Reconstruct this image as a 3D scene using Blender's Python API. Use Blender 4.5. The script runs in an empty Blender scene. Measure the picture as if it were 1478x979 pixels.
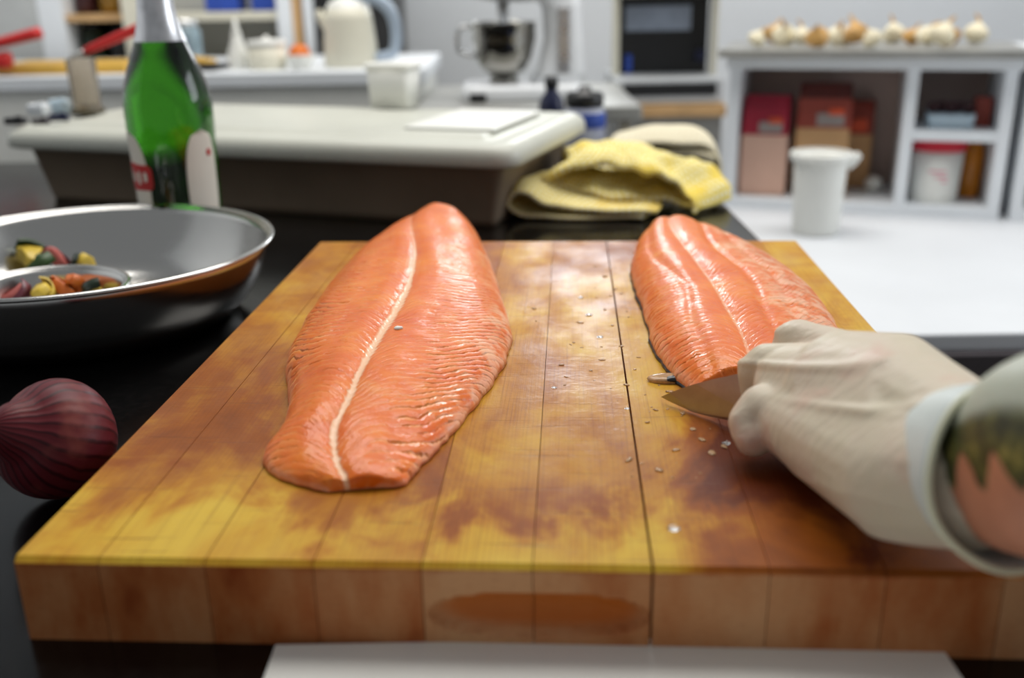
import bpy, bmesh, math, random
import numpy as np
from mathutils import Vector, Matrix, Euler
random.seed(7); np.random.seed(7)
S = bpy.context.scene
COL = S.collection

# ------------------------------------------------------------------ camera
ZB = 0.945                       # height of the chopping board's upper face
CAM = Vector((0, 0, ZB + 0.25)); FPX = 1437.0
PITCH, ROLL = 0.34014, -0.01764
_F = Vector((0, math.cos(PITCH), -math.sin(PITCH))); _U = Vector((0, math.sin(PITCH), math.cos(PITCH))); _X = Vector((1, 0, 0))
_R = math.cos(ROLL) * _X + math.sin(ROLL) * _U
_U = -math.sin(ROLL) * _X + math.cos(ROLL) * _U
cd = bpy.data.cameras.new('camera'); cam = bpy.data.objects.new('camera', cd); COL.objects.link(cam)
cam.matrix_world = Matrix(((_R.x, _U.x, -_F.x, CAM.x), (_R.y, _U.y, -_F.y, CAM.y), (_R.z, _U.z, -_F.z, CAM.z), (0, 0, 0, 1)))
cd.sensor_width = 36; cd.lens = FPX / 1478 * 36; cd.clip_start = 0.02; cd.clip_end = 50
cd.dof.use_dof = True; cd.dof.focus_distance = 0.67; cd.dof.aperture_fstop = 3.8
S.camera = cam

# ------------------------------------------------------------------ world, lights, exposure
w = bpy.data.worlds.new('world'); S.world = w; w.use_nodes = True
w.node_tree.nodes['Background'].inputs[0].default_value = (0.93, 0.97, 1.0, 1)
w.node_tree.nodes['Background'].inputs[1].default_value = 0.25
def area(name, loc, target, sx, sy, power, col):
    l = bpy.data.lights.new(name, 'AREA'); l.shape = 'RECTANGLE'; l.size = sx; l.size_y = sy; l.energy = power; l.color = col
    o = bpy.data.objects.new(name, l); COL.objects.link(o); o.location = loc
    o.rotation_euler = (Vector(target) - Vector(loc)).to_track_quat('-Z', 'Y').to_euler()
    return o
area('window_daylight', (0.215, 3.06, 1.62), (0.15, 0.6, 1.0), 0.30, 0.34, 4.6, (0.93, 0.97, 1.0))
area('overhead_key_light', (0.15, 1.75, 2.9), (0.1, 1.45, 0.9), 2.4, 1.3, 56, (1.0, 0.97, 0.92))  # soft overhead key, added for the lighting; no fixture is seen
area('side_window_daylight', (2.28, 1.35, 1.75), (0.2, 0.8, 1.0), 1.1, 0.9, 15, (0.90, 0.95, 1.0))
vs = S.view_settings; vs.view_transform = 'Standard'; vs.look = 'None'; vs.gamma = 1.0; vs.use_curve_mapping = False
vs.exposure = 0.03

# ------------------------------------------------------------------ geometry helpers
def ray(px, py):
    return _F + _R * ((px - 739.0) / FPX) - _U * ((py - 489.5) / FPX)
def PZ(px, py, z):               # point of a horizontal plane, z relative to the board's face
    d = ray(px, py); return CAM + d * ((ZB + z - CAM.z) / d.z)
def PY(px, py, y):               # point of a wall-parallel plane
    d = ray(px, py); return CAM + d * (y / d.y)
def PD(px, py, d):               # point at a distance along the optical axis
    return CAM + ray(px, py) * d
def PP(px, py, p0, n):
    d = ray(px, py); return CAM + d * ((p0 - CAM).dot(n) / d.dot(n))

def tag(o, label=None, cat=None, group=None, kind=None):
    if label: o['label'] = label
    if cat: o['category'] = cat
    if group: o['group'] = group
    if kind: o['kind'] = kind
    return o
def thing(name, label, cat, loc=(0, 0, 0), rz=0, group=None):
    o = bpy.data.objects.new(name, None); COL.objects.link(o); o.location = loc; o.rotation_euler = (0, 0, rz)
    o.empty_display_size = 0.02
    return tag(o, label, cat, group)
def link(name, me, m, parent=None, loc=None, rot=None):
    o = bpy.data.objects.new(name, me); COL.objects.link(o)
    if m is not None and len(me.materials) == 0: me.materials.append(m)
    if parent: o.parent = parent
    if loc is not None: o.location = loc
    if rot is not None: o.rotation_euler = rot
    return o
def pyd(name, v, f, m, parent=None, smooth=True, loc=None, rot=None):
    me = bpy.data.meshes.new(name); me.from_pydata([tuple(map(float, p)) for p in v], [], f); me.update()
    bm = bmesh.new(); bm.from_mesh(me); bmesh.ops.recalc_face_normals(bm, faces=bm.faces); bm.to_mesh(me); bm.free()
    if smooth:
        for p in me.polygons: p.use_smooth = True
    return link(name, me, m, parent, loc, rot)
def frombm(name, bm, m, parent=None, smooth=False, loc=None, rot=None):
    bmesh.ops.recalc_face_normals(bm, faces=bm.faces)
    me = bpy.data.meshes.new(name); bm.to_mesh(me); bm.free()
    if smooth:
        for p in me.polygons: p.use_smooth = True
    return link(name, me, m, parent, loc, rot)
def addbox(bm, c, s, bev=0.0, seg=2, rot=None):
    r = bmesh.ops.create_cube(bm, size=1.0); vs_ = r['verts']
    M = Matrix.Translation(c) @ (Euler(rot).to_matrix().to_4x4() if rot else Matrix()) @ Matrix.Diagonal((s[0], s[1], s[2], 1))
    bmesh.ops.transform(bm, matrix=M, verts=vs_)
    if bev > 0:
        es = list({e for v in vs_ for e in v.link_edges})
        bmesh.ops.bevel(bm, geom=es, offset=bev, segments=seg, affect='EDGES', profile=0.5)
def box(name, c, s, m, parent=None, bev=0.002, seg=2, rot=None, loc=None, orot=None):
    bm = bmesh.new(); addbox(bm, c, s, bev, seg, rot); return frombm(name, bm, m, parent, False, loc, orot)
def lathe(name, prof, m, parent=None, n=48, loc=None, a0=0.0, a1=2 * math.pi, rot=None, sq=(1, 1), noise=0):
    full = abs(a1 - a0 - 2 * math.pi) < 1e-6; k = n if full else n + 1
    v, f = [], []
    for (r, z) in prof:
        for i in range(k):
            a = a0 + (a1 - a0) * i / n; q = r * (1 + noise * math.sin(3 * a + 7 * z) * 0.5)
            v.append((q * math.cos(a) * sq[0], q * math.sin(a) * sq[1], z))
    for j in range(len(prof) - 1):
        for i in range(n):
            i2 = (i + 1) % k
            f.append((j * k + i, j * k + i2, (j + 1) * k + i2, (j + 1) * k + i))
    me = bpy.data.meshes.new(name); me.from_pydata(v, [], f)
    bm = bmesh.new(); bm.from_mesh(me); bmesh.ops.remove_doubles(bm, verts=bm.verts, dist=1e-6)
    bmesh.ops.recalc_face_normals(bm, faces=bm.faces); bm.to_mesh(me); bm.free()
    for p in me.polygons: p.use_smooth = True
    return link(name, me, m, parent, loc, rot)
def smoothpath(pts, n):
    pts = [Vector(p) for p in pts]; P = [pts[0] * 2 - pts[1]] + pts + [pts[-1] * 2 - pts[-2]]; out = []
    for i in range(len(pts) - 1):
        a, b, c, d = P[i:i + 4]
        for k in range(n):
            t = k / n
            out.append(0.5 * ((2 * b) + (c - a) * t + (2 * a - 5 * b + 4 * c - d) * t * t + (3 * b - a - 3 * c + d) * t ** 3))
    return out + [pts[-1]]
def tubemesh(bm, pts, r, n=10):
    pts = [Vector(p) for p in pts]; rs = r if isinstance(r, (list, tuple)) else [r] * len(pts); rings = []
    up = Vector((0.13, 0.2, 0.97))
    for i, p in enumerate(pts):
        t = (pts[min(i + 1, len(pts) - 1)] - pts[max(i - 1, 0)]).normalized()
        a = t.cross(up)
        if a.length < 1e-4: a = t.cross(Vector((1, 0, 0)))
        a.normalize(); b = t.cross(a)
        rings.append([bm.verts.new(p + (a * math.cos(2 * math.pi * k / n) + b * math.sin(2 * math.pi * k / n)) * rs[i]) for k in range(n)])
    for i in range(len(rings) - 1):
        for k in range(n):
            bm.faces.new((rings[i][k], rings[i][(k + 1) % n], rings[i + 1][(k + 1) % n], rings[i + 1][k]))
    bm.faces.new(rings[0]); bm.faces.new(rings[-1][::-1])
def tube(name, pts, r, m, parent=None, n=10, sm=0, loc=None):
    if sm:
        k = len(pts); pts = smoothpath(pts, sm)
        if isinstance(r, (list, tuple)): r = [float(np.interp(i / (len(pts) - 1) * (k - 1), range(k), r)) for i in range(len(pts))]
    bm = bmesh.new(); tubemesh(bm, pts, r, n); return frombm(name, bm, m, parent, True, loc)
def poly_extrude(name, pts, thick, m, parent=None, axis=Vector((0, 1, 0)), bev=0.0):
    bm = bmesh.new(); vs_ = [bm.verts.new(Vector(p)) for p in pts]; f = bm.faces.new(vs_)
    r = bmesh.ops.extrude_face_region(bm, geom=[f]); bmesh.ops.translate(bm, vec=axis * thick, verts=[e for e in r['geom'] if isinstance(e, bmesh.types.BMVert)])
    if bev: bmesh.ops.bevel(bm, geom=list(bm.edges), offset=bev, segments=2, affect='EDGES', profile=0.5)
    return frombm(name, bm, m, parent)
def blob(name, r, m, parent=None, loc=(0, 0, 0), scale=(1, 1, 1), sub=3, amp=0.12, freq=2.0, seed=0, rot=(0, 0, 0), flat=None):
    bm = bmesh.new(); bmesh.ops.create_icosphere(bm, subdivisions=sub, radius=1.0)
    rg = np.random.RandomState(seed); ph = rg.rand(6) * 6.28; k = rg.randn(6, 3) * freq
    for v in bm.verts:
        d = sum(math.sin(float(k[i] @ np.array(v.co)) + ph[i]) for i in range(6)) / 6
        v.co = v.co * (1 + amp * d * 2)
        v.co = Vector((v.co.x * scale[0], v.co.y * scale[1], v.co.z * scale[2])) * r
        if flat is not None and v.co.z < flat: v.co.z = flat
    return frombm(name, bm, m, parent, True, loc, rot)
def bake(o):                      # apply the modifiers of one object
    dg = bpy.context.evaluated_depsgraph_get(); me = bpy.data.meshes.new_from_object(o.evaluated_get(dg))
    o.modifiers.clear(); o.data = me; return o

# ------------------------------------------------------------------ material helpers
class G:
    def __init__(s, name):
        s.m = bpy.data.materials.new(name); s.m.use_nodes = True; s.t = s.m.node_tree
        s.b = s.t.nodes['Principled BSDF']
    def put(s, sock, v):
        if isinstance(v, bpy.types.NodeSocket): s.t.links.new(v, sock)
        elif v is not None:
            if sock.type == 'RGBA' and len(v) == 3: v = (*v, 1)
            sock.default_value = v
    def set(s, **k):
        for a, v in k.items(): s.put(s.b.inputs[a.replace('_', ' ')], v)
        return s
    def tc(s, kind='Object', obj=None):
        n = s.t.nodes.new('ShaderNodeTexCoord')
        if obj: n.object = obj
        return n.outputs[kind]
    def mp(s, vec, scale=(1, 1, 1), rot=(0, 0, 0), loc=(0, 0, 0)):
        n = s.t.nodes.new('ShaderNodeMapping'); s.put(n.inputs[0], vec); n.inputs[1].default_value = loc; n.inputs[2].default_value = rot; n.inputs[3].default_value = scale
        return n.outputs[0]
    def noise(s, vec, scale=5, detail=3, rough=0.55, dist=0.0):
        n = s.t.nodes.new('ShaderNodeTexNoise'); s.put(n.inputs['Vector'], vec); n.inputs['Scale'].default_value = scale; n.inputs['Detail'].default_value = detail
        n.inputs['Roughness'].default_value = rough; n.inputs['Distortion'].default_value = dist; return n.outputs['Fac']
    def vor(s, vec, scale=5, out='Distance'):
        n = s.t.nodes.new('ShaderNodeTexVoronoi'); s.put(n.inputs['Vector'], vec); n.inputs['Scale'].default_value = scale; return n.outputs[out]
    def f(s, op, a, b=None, c=None, clamp=False):
        n = s.t.nodes.new('ShaderNodeMath'); n.operation = op; n.use_clamp = clamp
        s.put(n.inputs[0], a)
        if b is not None: s.put(n.inputs[1], b)
        if c is not None: s.put(n.inputs[2], c)
        return n.outputs[0]
    def step(s, v, lo, hi):
        n = s.t.nodes.new('ShaderNodeMapRange'); n.interpolation_type = 'SMOOTHSTEP'; s.put(n.inputs[0], v); s.put(n.inputs[1], lo); s.put(n.inputs[2], hi); return n.outputs[0]
    def mix(s, fac, a, b, mode='MIX'):
        n = s.t.nodes.new('ShaderNodeMix'); n.data_type = 'RGBA'; n.blend_type = mode; s.put(n.inputs[0], fac); s.put(n.inputs[6], a); s.put(n.inputs[7], b); return n.outputs[2]
    def ramp(s, fac, stops):
        n = s.t.nodes.new('ShaderNodeValToRGB'); s.put(n.inputs[0], fac); e = n.color_ramp.elements
        while len(e) < len(stops): e.new(0.5)
        for x, (p, c) in zip(e, stops): x.position = p; x.color = (*c, 1)
        return n.outputs[0]
    def xyz(s, vec):
        n = s.t.nodes.new('ShaderNodeSeparateXYZ'); s.put(n.inputs[0], vec); return n.outputs
    def bump(s, h, strength=0.3, dist=0.001, nrm=None):
        n = s.t.nodes.new('ShaderNodeBump'); s.put(n.inputs['Height'], h); n.inputs['Strength'].default_value = strength; n.inputs['Distance'].default_value = dist
        if nrm is not None: s.put(n.inputs['Normal'], nrm)
        return n.outputs[0]
def hx(r, g, b):
    t = []
    for c in (r, g, b):
        c /= 255; t.append(c / 12.92 if c <= 0.04045 else ((c + 0.055) / 1.055) ** 2.4)
    return tuple(t)
def pm(name, col, rough=0.5, metal=0.0, var=0.1, ns=15, bump=0.0, bs=120, **k):
    g = G(name); co = g.tc(); n = g.noise(co, ns, 3)
    c2 = tuple(max(0, min(1, c * (1 - 2.2 * var))) for c in col); c3 = tuple(max(0, min(1, c * (1 + var))) for c in col)
    g.set(Base_Color=g.ramp(n, [(0.25, c2), (0.7, c3)]), Roughness=g.f('ADD', rough, g.f('MULTIPLY', g.f('SUBTRACT', n, 0.5), 0.12)), Metallic=metal)
    if bump: g.set(Normal=g.bump(g.noise(co, bs, 3), bump, 0.002))
    g.set(**k); return g.m

M = {}
M['white'] = pm('white_paint', hx(232, 236, 240), 0.45, var=0.02, ns=6)
M['cream'] = pm('cream_paint', hx(222, 218, 200), 0.45, var=0.03)
M['wall'] = pm('wall_paint', hx(226, 230, 234), 0.7, var=0.02, ns=3, bump=0.1)
M['greywall'] = pm('grey_panel', hx(185, 187, 186), 0.5, var=0.04)
M['floor'] = pm('floor_lino', hx(120, 112, 104), 0.6, var=0.1)
M['steel'] = pm('brushed_steel', (0.62, 0.62, 0.62), 0.28, 1.0, var=0.06, ns=40)
M['greysteel'] = pm('grey_steel_panel', hx(160, 160, 156), 0.4, 0.3, var=0.06)
M['black'] = pm('black_plastic', (0.008, 0.008, 0.009), 0.35, var=0.1)
M['navy'] = pm('navy_plastic', hx(22, 28, 62), 0.35)
M['red'] = pm('red_plastic', hx(205, 32, 30), 0.4, var=0.06)
M['redlid'] = pm('red_lid_plastic', hx(190, 16, 42), 0.4, var=0.05)
M['wplastic'] = pm('white_plastic', hx(232, 232, 226), 0.4, var=0.02)
M['tan'] = pm('tan_wood', hx(205, 165, 115), 0.5, var=0.1)
M['yellowwood'] = pm('yellow_wood', hx(215, 170, 70), 0.5, var=0.1)
M['blue'] = pm('blue_card', hx(40, 75, 170), 0.5)
M['orange'] = pm('orange_peel', hx(225, 115, 25), 0.45, var=0.1, bump=0.2)
M['kraft'] = pm('kraft_paper', hx(205, 160, 112), 0.75, var=0.08, ns=8, bump=0.25, bs=25)
M['pinkkraft'] = pm('pale_kraft_paper', hx(215, 175, 155), 0.7, var=0.07, ns=8, bump=0.25, bs=25)
M['crimson'] = pm('crimson_label', hx(165, 30, 55), 0.55, var=0.06)
M['rust'] = pm('rust_label', hx(150, 62, 48), 0.6, var=0.1)
M['darkred'] = pm('dark_red_paper', hx(88, 28, 18), 0.6, var=0.15)
M['brownback'] = pm('brown_back_panel', hx(186, 164, 154), 0.7, var=0.1, ns=6)
M['greyprint'] = pm('grey_print', hx(150, 140, 135), 0.6)
M['orangeprint'] = pm('orange_print', hx(215, 80, 40), 0.6)
M['pinkprint'] = pm('pink_print', hx(235, 130, 155), 0.6)
M['plum'] = pm('dark_plum_skin', hx(60, 22, 26), 0.3, var=0.15)
M['amber'] = pm('amber_bottle', hx(205, 125, 15), 0.3, var=0.15, ns=12)
M['paleblue'] = pm('pale_blue_plastic', hx(205, 225, 238), 0.4, var=0.03)

# ------------------------------------------------------------------ the setting
def struct(o): o['kind'] = 'structure'; return o
ZC = ZB - 0.045                                     # counter face
struct(box('floor', (0, 1.5, -0.05), (6, 7, 0.1), M['floor'], bev=0))
bm = bmesh.new()                                    # back wall with a window opening above the picture
wx0, wx1, wz0, wz1 = 0.015, 0.415, 1.42, 1.82
for x0, x1, z0, z1 in ((-3, wx0, 0, 2.9), (wx1, 3, 0, 2.9), (wx0, wx1, 0, wz0), (wx0, wx1, wz1, 2.9)):
    addbox(bm, ((x0 + x1) / 2, 3.16, (z0 + z1) / 2), (x1 - x0, 0.1, z1 - z0))
struct(frombm('wall_back', bm, M['wall']))
wn = struct(bpy.data.objects.new('window_1', None)); COL.objects.link(wn); wn.location = ((wx0 + wx1) / 2, 3.14, wz0)
def win(parent, w_, h_):
    for nm, c, sz in (('window_frame', (-w_ / 2 + .01, 0, h_ / 2), (0.02, 0.07, h_)), ('window_frame', (w_ / 2 - .01, 0, h_ / 2), (0.02, 0.07, h_)), ('window_frame', (0, 0, h_ - .01), (w_, 0.07, 0.02)), ('window_sill', (0, -0.03, 0.008), (w_ + .04, 0.11, 0.016))):
        box(nm, c, sz, M['white'], parent)
win(wn, wx1 - wx0, wz1 - wz0)
bm = bmesh.new()                                    # right wall with the larger window
for y0, y1, z0, z1 in ((0.0, 0.75, 0, 2.9), (1.95, 3.11, 0, 2.9), (0.75, 1.95, 0, 1.25), (0.75, 1.95, 2.25, 2.9)):
    addbox(bm, (2.37, (y0 + y1) / 2, (z0 + z1) / 2), (0.1, y1 - y0, z1 - z0))
struct(frombm('wall_right', bm, M['wall']))
wn2 = struct(bpy.data.objects.new('window_2', None)); COL.objects.link(wn2); wn2.location = (2.36, 1.35, 1.25); wn2.rotation_euler = (0, 0, -math.pi / 2)
win(wn2, 1.2, 1.0)
struct(box('wall_left', (-1.95, 1.6, 1.45), (0.1, 3.0, 2.9), M['wall'], bev=0))

# main counter: black polished top on a dark cabinet
g = G('black_polished_stone'); co = g.tc(); n = g.noise(co, 160, 2)
g.set(Base_Color=g.ramp(n, [(0.45, (0.003, 0.003, 0.003)), (0.75, (0.007, 0.006, 0.006))]), Roughness=g.f('ADD', 0.12, g.f('MULTIPLY', g.noise(co, 14, 4), 0.12)), Specular_IOR_Level=0.35)
M['stone'] = g.m
ct = thing('kitchen_counter', 'black polished counter under the chopping board, steel bowl and grey tub', 'counter', (-0.5, 1.01, 0))
box('counter_top', (0, 0, ZC - 0.02), (1.61, 1.74, 0.04), M['stone'], ct, bev=0.004)
box('cabinet_body', (0, 0.02, (ZC - 0.04) / 2), (1.55, 1.66, ZC - 0.04), M['black'], ct, bev=0.003)

# ------------------------------------------------------------------ chopping board
YAW = 0.06075
BW, BD, BT = 0.4926, 0.6181, 0.045
bo = PZ(18, 803, 0); bo.z = ZC
board = thing('chopping_board', 'thick wooden chopping board of glued planks holding both salmon fillets', 'chopping board', (-0.23687, 0.40887, ZC), -YAW)
bpy.context.view_layer.update()
g = G('oiled_maple'); co = g.tc('Object', board); X, Y, Z = g.xyz(co)
info = g.t.nodes.new('ShaderNodeObjectInfo').outputs['Random']
big = g.noise(g.mp(co, (9, 6, 9)), 1.0, 5, 0.62, 0.7)
blot = g.noise(g.mp(co, (22, 14, 20), loc=(3, 1, 0)), 1.0, 4, 0.65, 0.4)
nearedge = g.step(g.f('ADD', Y, g.f('MULTIPLY', g.f('SUBTRACT', blot, 0.5), 0.22)), 0.015, 0.075)      # the rim stays drier and paler
rightdark = g.f('MULTIPLY', g.step(g.f('ADD', X, g.f('MULTIPLY', big, 0.14)), 0.37, 0.46), g.f('SUBTRACT', 1.0, g.step(Y, 0.2, 0.34)))  # wood turns darker towards the near right part
dark = g.f('ADD', g.f('MULTIPLY', g.f('ADD', big, g.f('MULTIPLY', blot, 0.45)), g.f('ADD', 0.62, g.f('MULTIPLY', nearedge, 0.3))), g.f('MULTIPLY', rightdark, 0.42))
dark = g.f('ADD', dark, g.f('MULTIPLY', g.f('SUBTRACT', info, 0.5), 0.12))
dark = g.f('ADD', 0.105, g.f('MULTIPLY', dark, 0.86))
topc = g.ramp(dark, [(0.42, hx(208, 172, 58)), (0.55, hx(196, 148, 42)), (0.66, hx(178, 118, 28)), (0.78, hx(146, 78, 16)), (1.0, hx(92, 36, 8))])
grain = g.noise(g.mp(co, (900, 9, 60)), 1.0, 3, 0.6)
fine = g.noise(g.mp(co, (300, 420, 300)), 1.0, 2, 0.5)
cut = g.noise(g.mp(co, (14, 420, 30), rot=(0, 0, 0.25)), 1.0, 2, 0.5)
ring = g.f('SINE', g.f('MULTIPLY', g.f('ADD', X, g.f('MULTIPLY', g.noise(g.mp(co, (6, 1.5, 6)), 1.0, 2), 0.03)), 2100.0))
topc = g.mix(g.f('MULTIPLY', g.step(grain, 0.5, 0.75), 0.34), topc, hx(120, 62, 14), 'MIX')
topc = g.mix(g.f('MULTIPLY', g.step(ring, 0.4, 1.0), g.f('MULTIPLY', g.step(big, 0.45, 0.6), 0.22)), topc, hx(110, 58, 14))
topc = g.mix(g.f('MULTIPLY', g.step(cut, 0.66, 0.74), 0.45), topc, hx(96, 46, 12))
nz = g.xyz(g.t.nodes.new('ShaderNodeNewGeometry').outputs['Normal'])[2]
endn = g.noise(g.mp(co, (30, 30, 12)), 1.0, 4, 0.6)
endc = g.ramp(g.f('ADD', endn, g.f('MULTIPLY', g.f('SUBTRACT', info, 0.5), 0.35)), [(0.25, hx(202, 150, 106)), (0.5, hx(190, 128, 82)), (0.68, hx(172, 98, 52)), (0.85, hx(140, 62, 26))])
endc = g.mix(g.f('MULTIPLY', g.step(g.noise(g.mp(co, (160, 160, 700)), 1.0, 2), 0.5, 0.8), 0.25), endc, hx(120, 62, 30))
endc = g.mix(g.f('MULTIPLY', g.step(g.f('ADD', Z, g.f('MULTIPLY', blot, 0.012)), 0.046, 0.050), 0.55), endc, hx(150, 66, 20))
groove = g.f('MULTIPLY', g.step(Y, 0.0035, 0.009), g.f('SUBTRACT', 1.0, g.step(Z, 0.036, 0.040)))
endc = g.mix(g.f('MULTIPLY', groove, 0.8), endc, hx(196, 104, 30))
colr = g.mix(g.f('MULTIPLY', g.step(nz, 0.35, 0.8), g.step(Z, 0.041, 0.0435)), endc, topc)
wet = g.f('MULTIPLY', g.step(g.noise(g.mp(co, (26, 16, 20), loc=(7, 0, 0)), 1.0, 4, 0.6), 0.28, 0.72), g.step(nz, 0.6, 0.9))
h = g.f('ADD', g.f('MULTIPLY', grain, 0.5), g.f('ADD', g.f('MULTIPLY', fine, 0.5), g.f('MULTIPLY', g.step(cut, 0.64, 0.74), -0.8)))
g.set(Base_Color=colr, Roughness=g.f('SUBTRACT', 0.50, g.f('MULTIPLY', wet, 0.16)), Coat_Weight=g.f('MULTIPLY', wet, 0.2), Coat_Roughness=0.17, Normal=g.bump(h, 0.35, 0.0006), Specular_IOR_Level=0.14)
g.put(g.b.inputs['Coat Normal'], g.bump(g.noise(g.mp(co, (120, 160, 100)), 1.0, 3), 0.35, 0.0012))
M['board'] = g.m
edges = [0, 0.082, 0.186, 0.290, 0.393, 0.497, 0.608, 0.715, 0.82, 0.925, 1.0]
def scallop(x, z):                # finger groove routed into the front face
    u = (x / BW - 0.502) / 0.105; q = (z - 0.0185) / 0.0115
    r = abs(u) ** 3.2 + abs(q) ** 2
    return 0.011 * max(0.0, 1 - r) ** 0.55 if r < 1 else 0.0
for i in range(10):
    x0, x1 = edges[i] * BW + 0.00022, edges[i + 1] * BW - 0.00022
    if i in (5, 6): x0 += 0.0004 if i == 6 else 0; x1 -= 0.0004 if i == 5 else 0
    nx, nzv, rr = (36, 22, 0.0022) if i in (4, 5) else (6, 8, 0.0022)
    v, f = [], []
    def fr(a, lo, hi): return lo + (hi - lo) * a
    front, back = [], []
    for k in range(nzv + 1):
        row, rowb = [], []
        for j in range(nx + 1):
            x, z = fr(j / nx, x0, x1), fr(k / nzv, 0, BT - 0.0025)
            row.append(len(v)); v.append((x, scallop(x, z), z)); rowb.append(len(v)); v.append((x, BD, z))
        front.append(row); back.append(rowb)
    rowt, rowtb = [], []
    for j in range(nx + 1):
        x = fr(j / nx, x0, x1); crown = 0.0
        rowt.append(len(v)); v.append((x, 0.003, BT)); rowtb.append(len(v)); v.append((x, BD - 0.003, BT))
    front.append(rowt); back.append(rowtb)
    for k in range(nzv + 1):
        for j in range(nx):
            f.append((front[k][j], front[k][j + 1], front[k + 1][j + 1], front[k + 1][j]))
            f.append((back[k][j], back[k + 1][j], back[k + 1][j + 1], back[k][j + 1]))
    f.append(tuple(front[-1]) + tuple(reversed(back[-1]))); f.append(tuple(reversed(front[0])) + tuple(back[0]))
    f.append(tuple(r[0] for r in reversed(front)) + tuple(r[0] for r in back)); f.append(tuple(r[-1] for r in front) + tuple(r[-1] for r in reversed(back)))
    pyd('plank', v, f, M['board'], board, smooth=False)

# ------------------------------------------------------------------ salmon fillets
def salmon_mat(name, stripe_w, stripe_amt, fat_v, seed):
    g = G(name); co = g.tc(); u, v, _ = g.xyz(g.tc('UV'))
    n1 = g.noise(g.mp(co, (1, 1, 1), loc=(seed, 0, 0)), 26, 4, 0.6)
    n2 = g.noise(g.mp(co, (1, 1, 1), loc=(0, seed, 0)), 90, 3, 0.6)
    n3 = g.noise(co, 420, 2, 0.6)
    av = g.f('ABSOLUTE', v)
    ph = g.f('ADD', g.f('ADD', u, g.f('MULTIPLY', av, 0.75)), g.f('MULTIPLY', g.f('SINE', g.f('MULTIPLY', av, 95.0)), 0.006))
    ph = g.f('ADD', ph, g.f('MULTIPLY', g.f('SUBTRACT', n1, 0.5), 0.016))
    ph = g.f('ADD', ph, g.f('MULTIPLY', g.f('SUBTRACT', n2, 0.5), 0.006))
    line = g.f('POWER', g.f('ADD', 0.5, g.f('MULTIPLY', g.f('SINE', g.f('MULTIPLY', ph, 2 * math.pi / 0.0072)), 0.5)), 4.0)
    n4 = g.noise(g.mp(co, (1, 1, 1), loc=(seed, seed, 2)), 48, 2, 0.5)
    line = g.f('MULTIPLY', line, g.f('ADD', 0.25, g.step(n4, 0.36, 0.58)))
    cx = g.t.nodes.new('ShaderNodeCombineXYZ'); g.put(cx.inputs[0], g.f('MULTIPLY', ph, 520.0)); g.put(cx.inputs[1], g.f('MULTIPLY', v, 60.0))
    fib = g.step(g.noise(cx.outputs[0], 1.0, 3, 0.6), 0.54, 0.68)
    base = g.ramp(g.f('ADD', g.f('MULTIPLY', n1, 0.7), g.f('MULTIPLY', n2, 0.3)), [(0.3, (0.70, 0.105, 0.004)), (0.5, (0.78, 0.155, 0.008)), (0.7, (0.84, 0.235, 0.018))])
    side = g.step(av, 0.012, 0.05)
    c = g.mix(g.f('MULTIPLY', g.f('MULTIPLY', line, g.step(n2, 0.3, 0.6)), g.f('ADD', 0.16, g.f('MULTIPLY', side, 0.42))), base, (0.95, 0.42, 0.13))
    c = g.mix(g.f('MULTIPLY', fib, g.f('ADD', 0.10, g.f('MULTIPLY', side, 0.28))), c, (0.95, 0.46, 0.17))
    fat = g.f('MULTIPLY', g.step(g.f('ADD', v, g.f('MULTIPLY', g.f('SUBTRACT', n1, 0.5), 0.07)), fat_v, fat_v + 0.025), g.step(n2, 0.38, 0.62))
    c = g.mix(g.f('MULTIPLY', fat, 0.65), c, (0.90, 0.56, 0.38))
    edge = g.step(g.f('ADD', g.t_attr('rim'), g.f('MULTIPLY', g.f('SUBTRACT', n2, 0.5), 0.5)), 0.72, 1.02)
    c = g.mix(g.f('MULTIPLY', edge, 0.45), c, (0.90, 0.48, 0.33))
    wv = g.f('ADD', av, g.f('MULTIPLY', g.f('SUBTRACT', n2, 0.5), stripe_w * 1.6))
    wv = g.f('ADD', wv, g.f('MULTIPLY', line, -stripe_w * 0.35))
    sw = g.f('MULTIPLY', g.t_attr('stripe'), stripe_w)
    st = g.f('SUBTRACT', 1.0, g.step(wv, g.f('MULTIPLY', sw, 0.45), g.f('ADD', sw, 0.0006)))
    st = g.f('MULTIPLY', g.f('MULTIPLY', st, stripe_amt), g.step(sw, 0.0, stripe_w * 0.3))
    c = g.mix(st, c, (0.92, 0.58, 0.36))
    hgt = g.f('ADD', g.f('MULTIPLY', line, g.f('ADD', 0.3, g.f('MULTIPLY', side, 1.3))), g.f('ADD', g.f('MULTIPLY', n2, 1.1), g.f('MULTIPLY', n3, 0.25)))
    hgt = g.f('ADD', g.f('ADD', hgt, g.f('MULTIPLY', fib, 0.28)), g.f('MULTIPLY', st, 0.7))
    g.set(Base_Color=c, Roughness=g.f('ADD', 0.34, g.f('MULTIPLY', n2, 0.2)), Normal=g.bump(hgt, 0.6, 0.0011), Specular_IOR_Level=0.2, Subsurface_Weight=0.05, Subsurface_Radius=(0.006, 0.0018, 0.0008), Subsurface_Scale=1.0, Coat_Weight=0.42, Coat_Roughness=0.1)
    g.put(g.b.inputs['Coat Normal'], g.bump(hgt, 0.45, 0.0012))
    return g.m
def _ta(s, nm):
    n = s.t.nodes.new('ShaderNodeAttribute'); n.attribute_name = nm; return n.outputs['Fac']
G.t_attr = _ta
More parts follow.
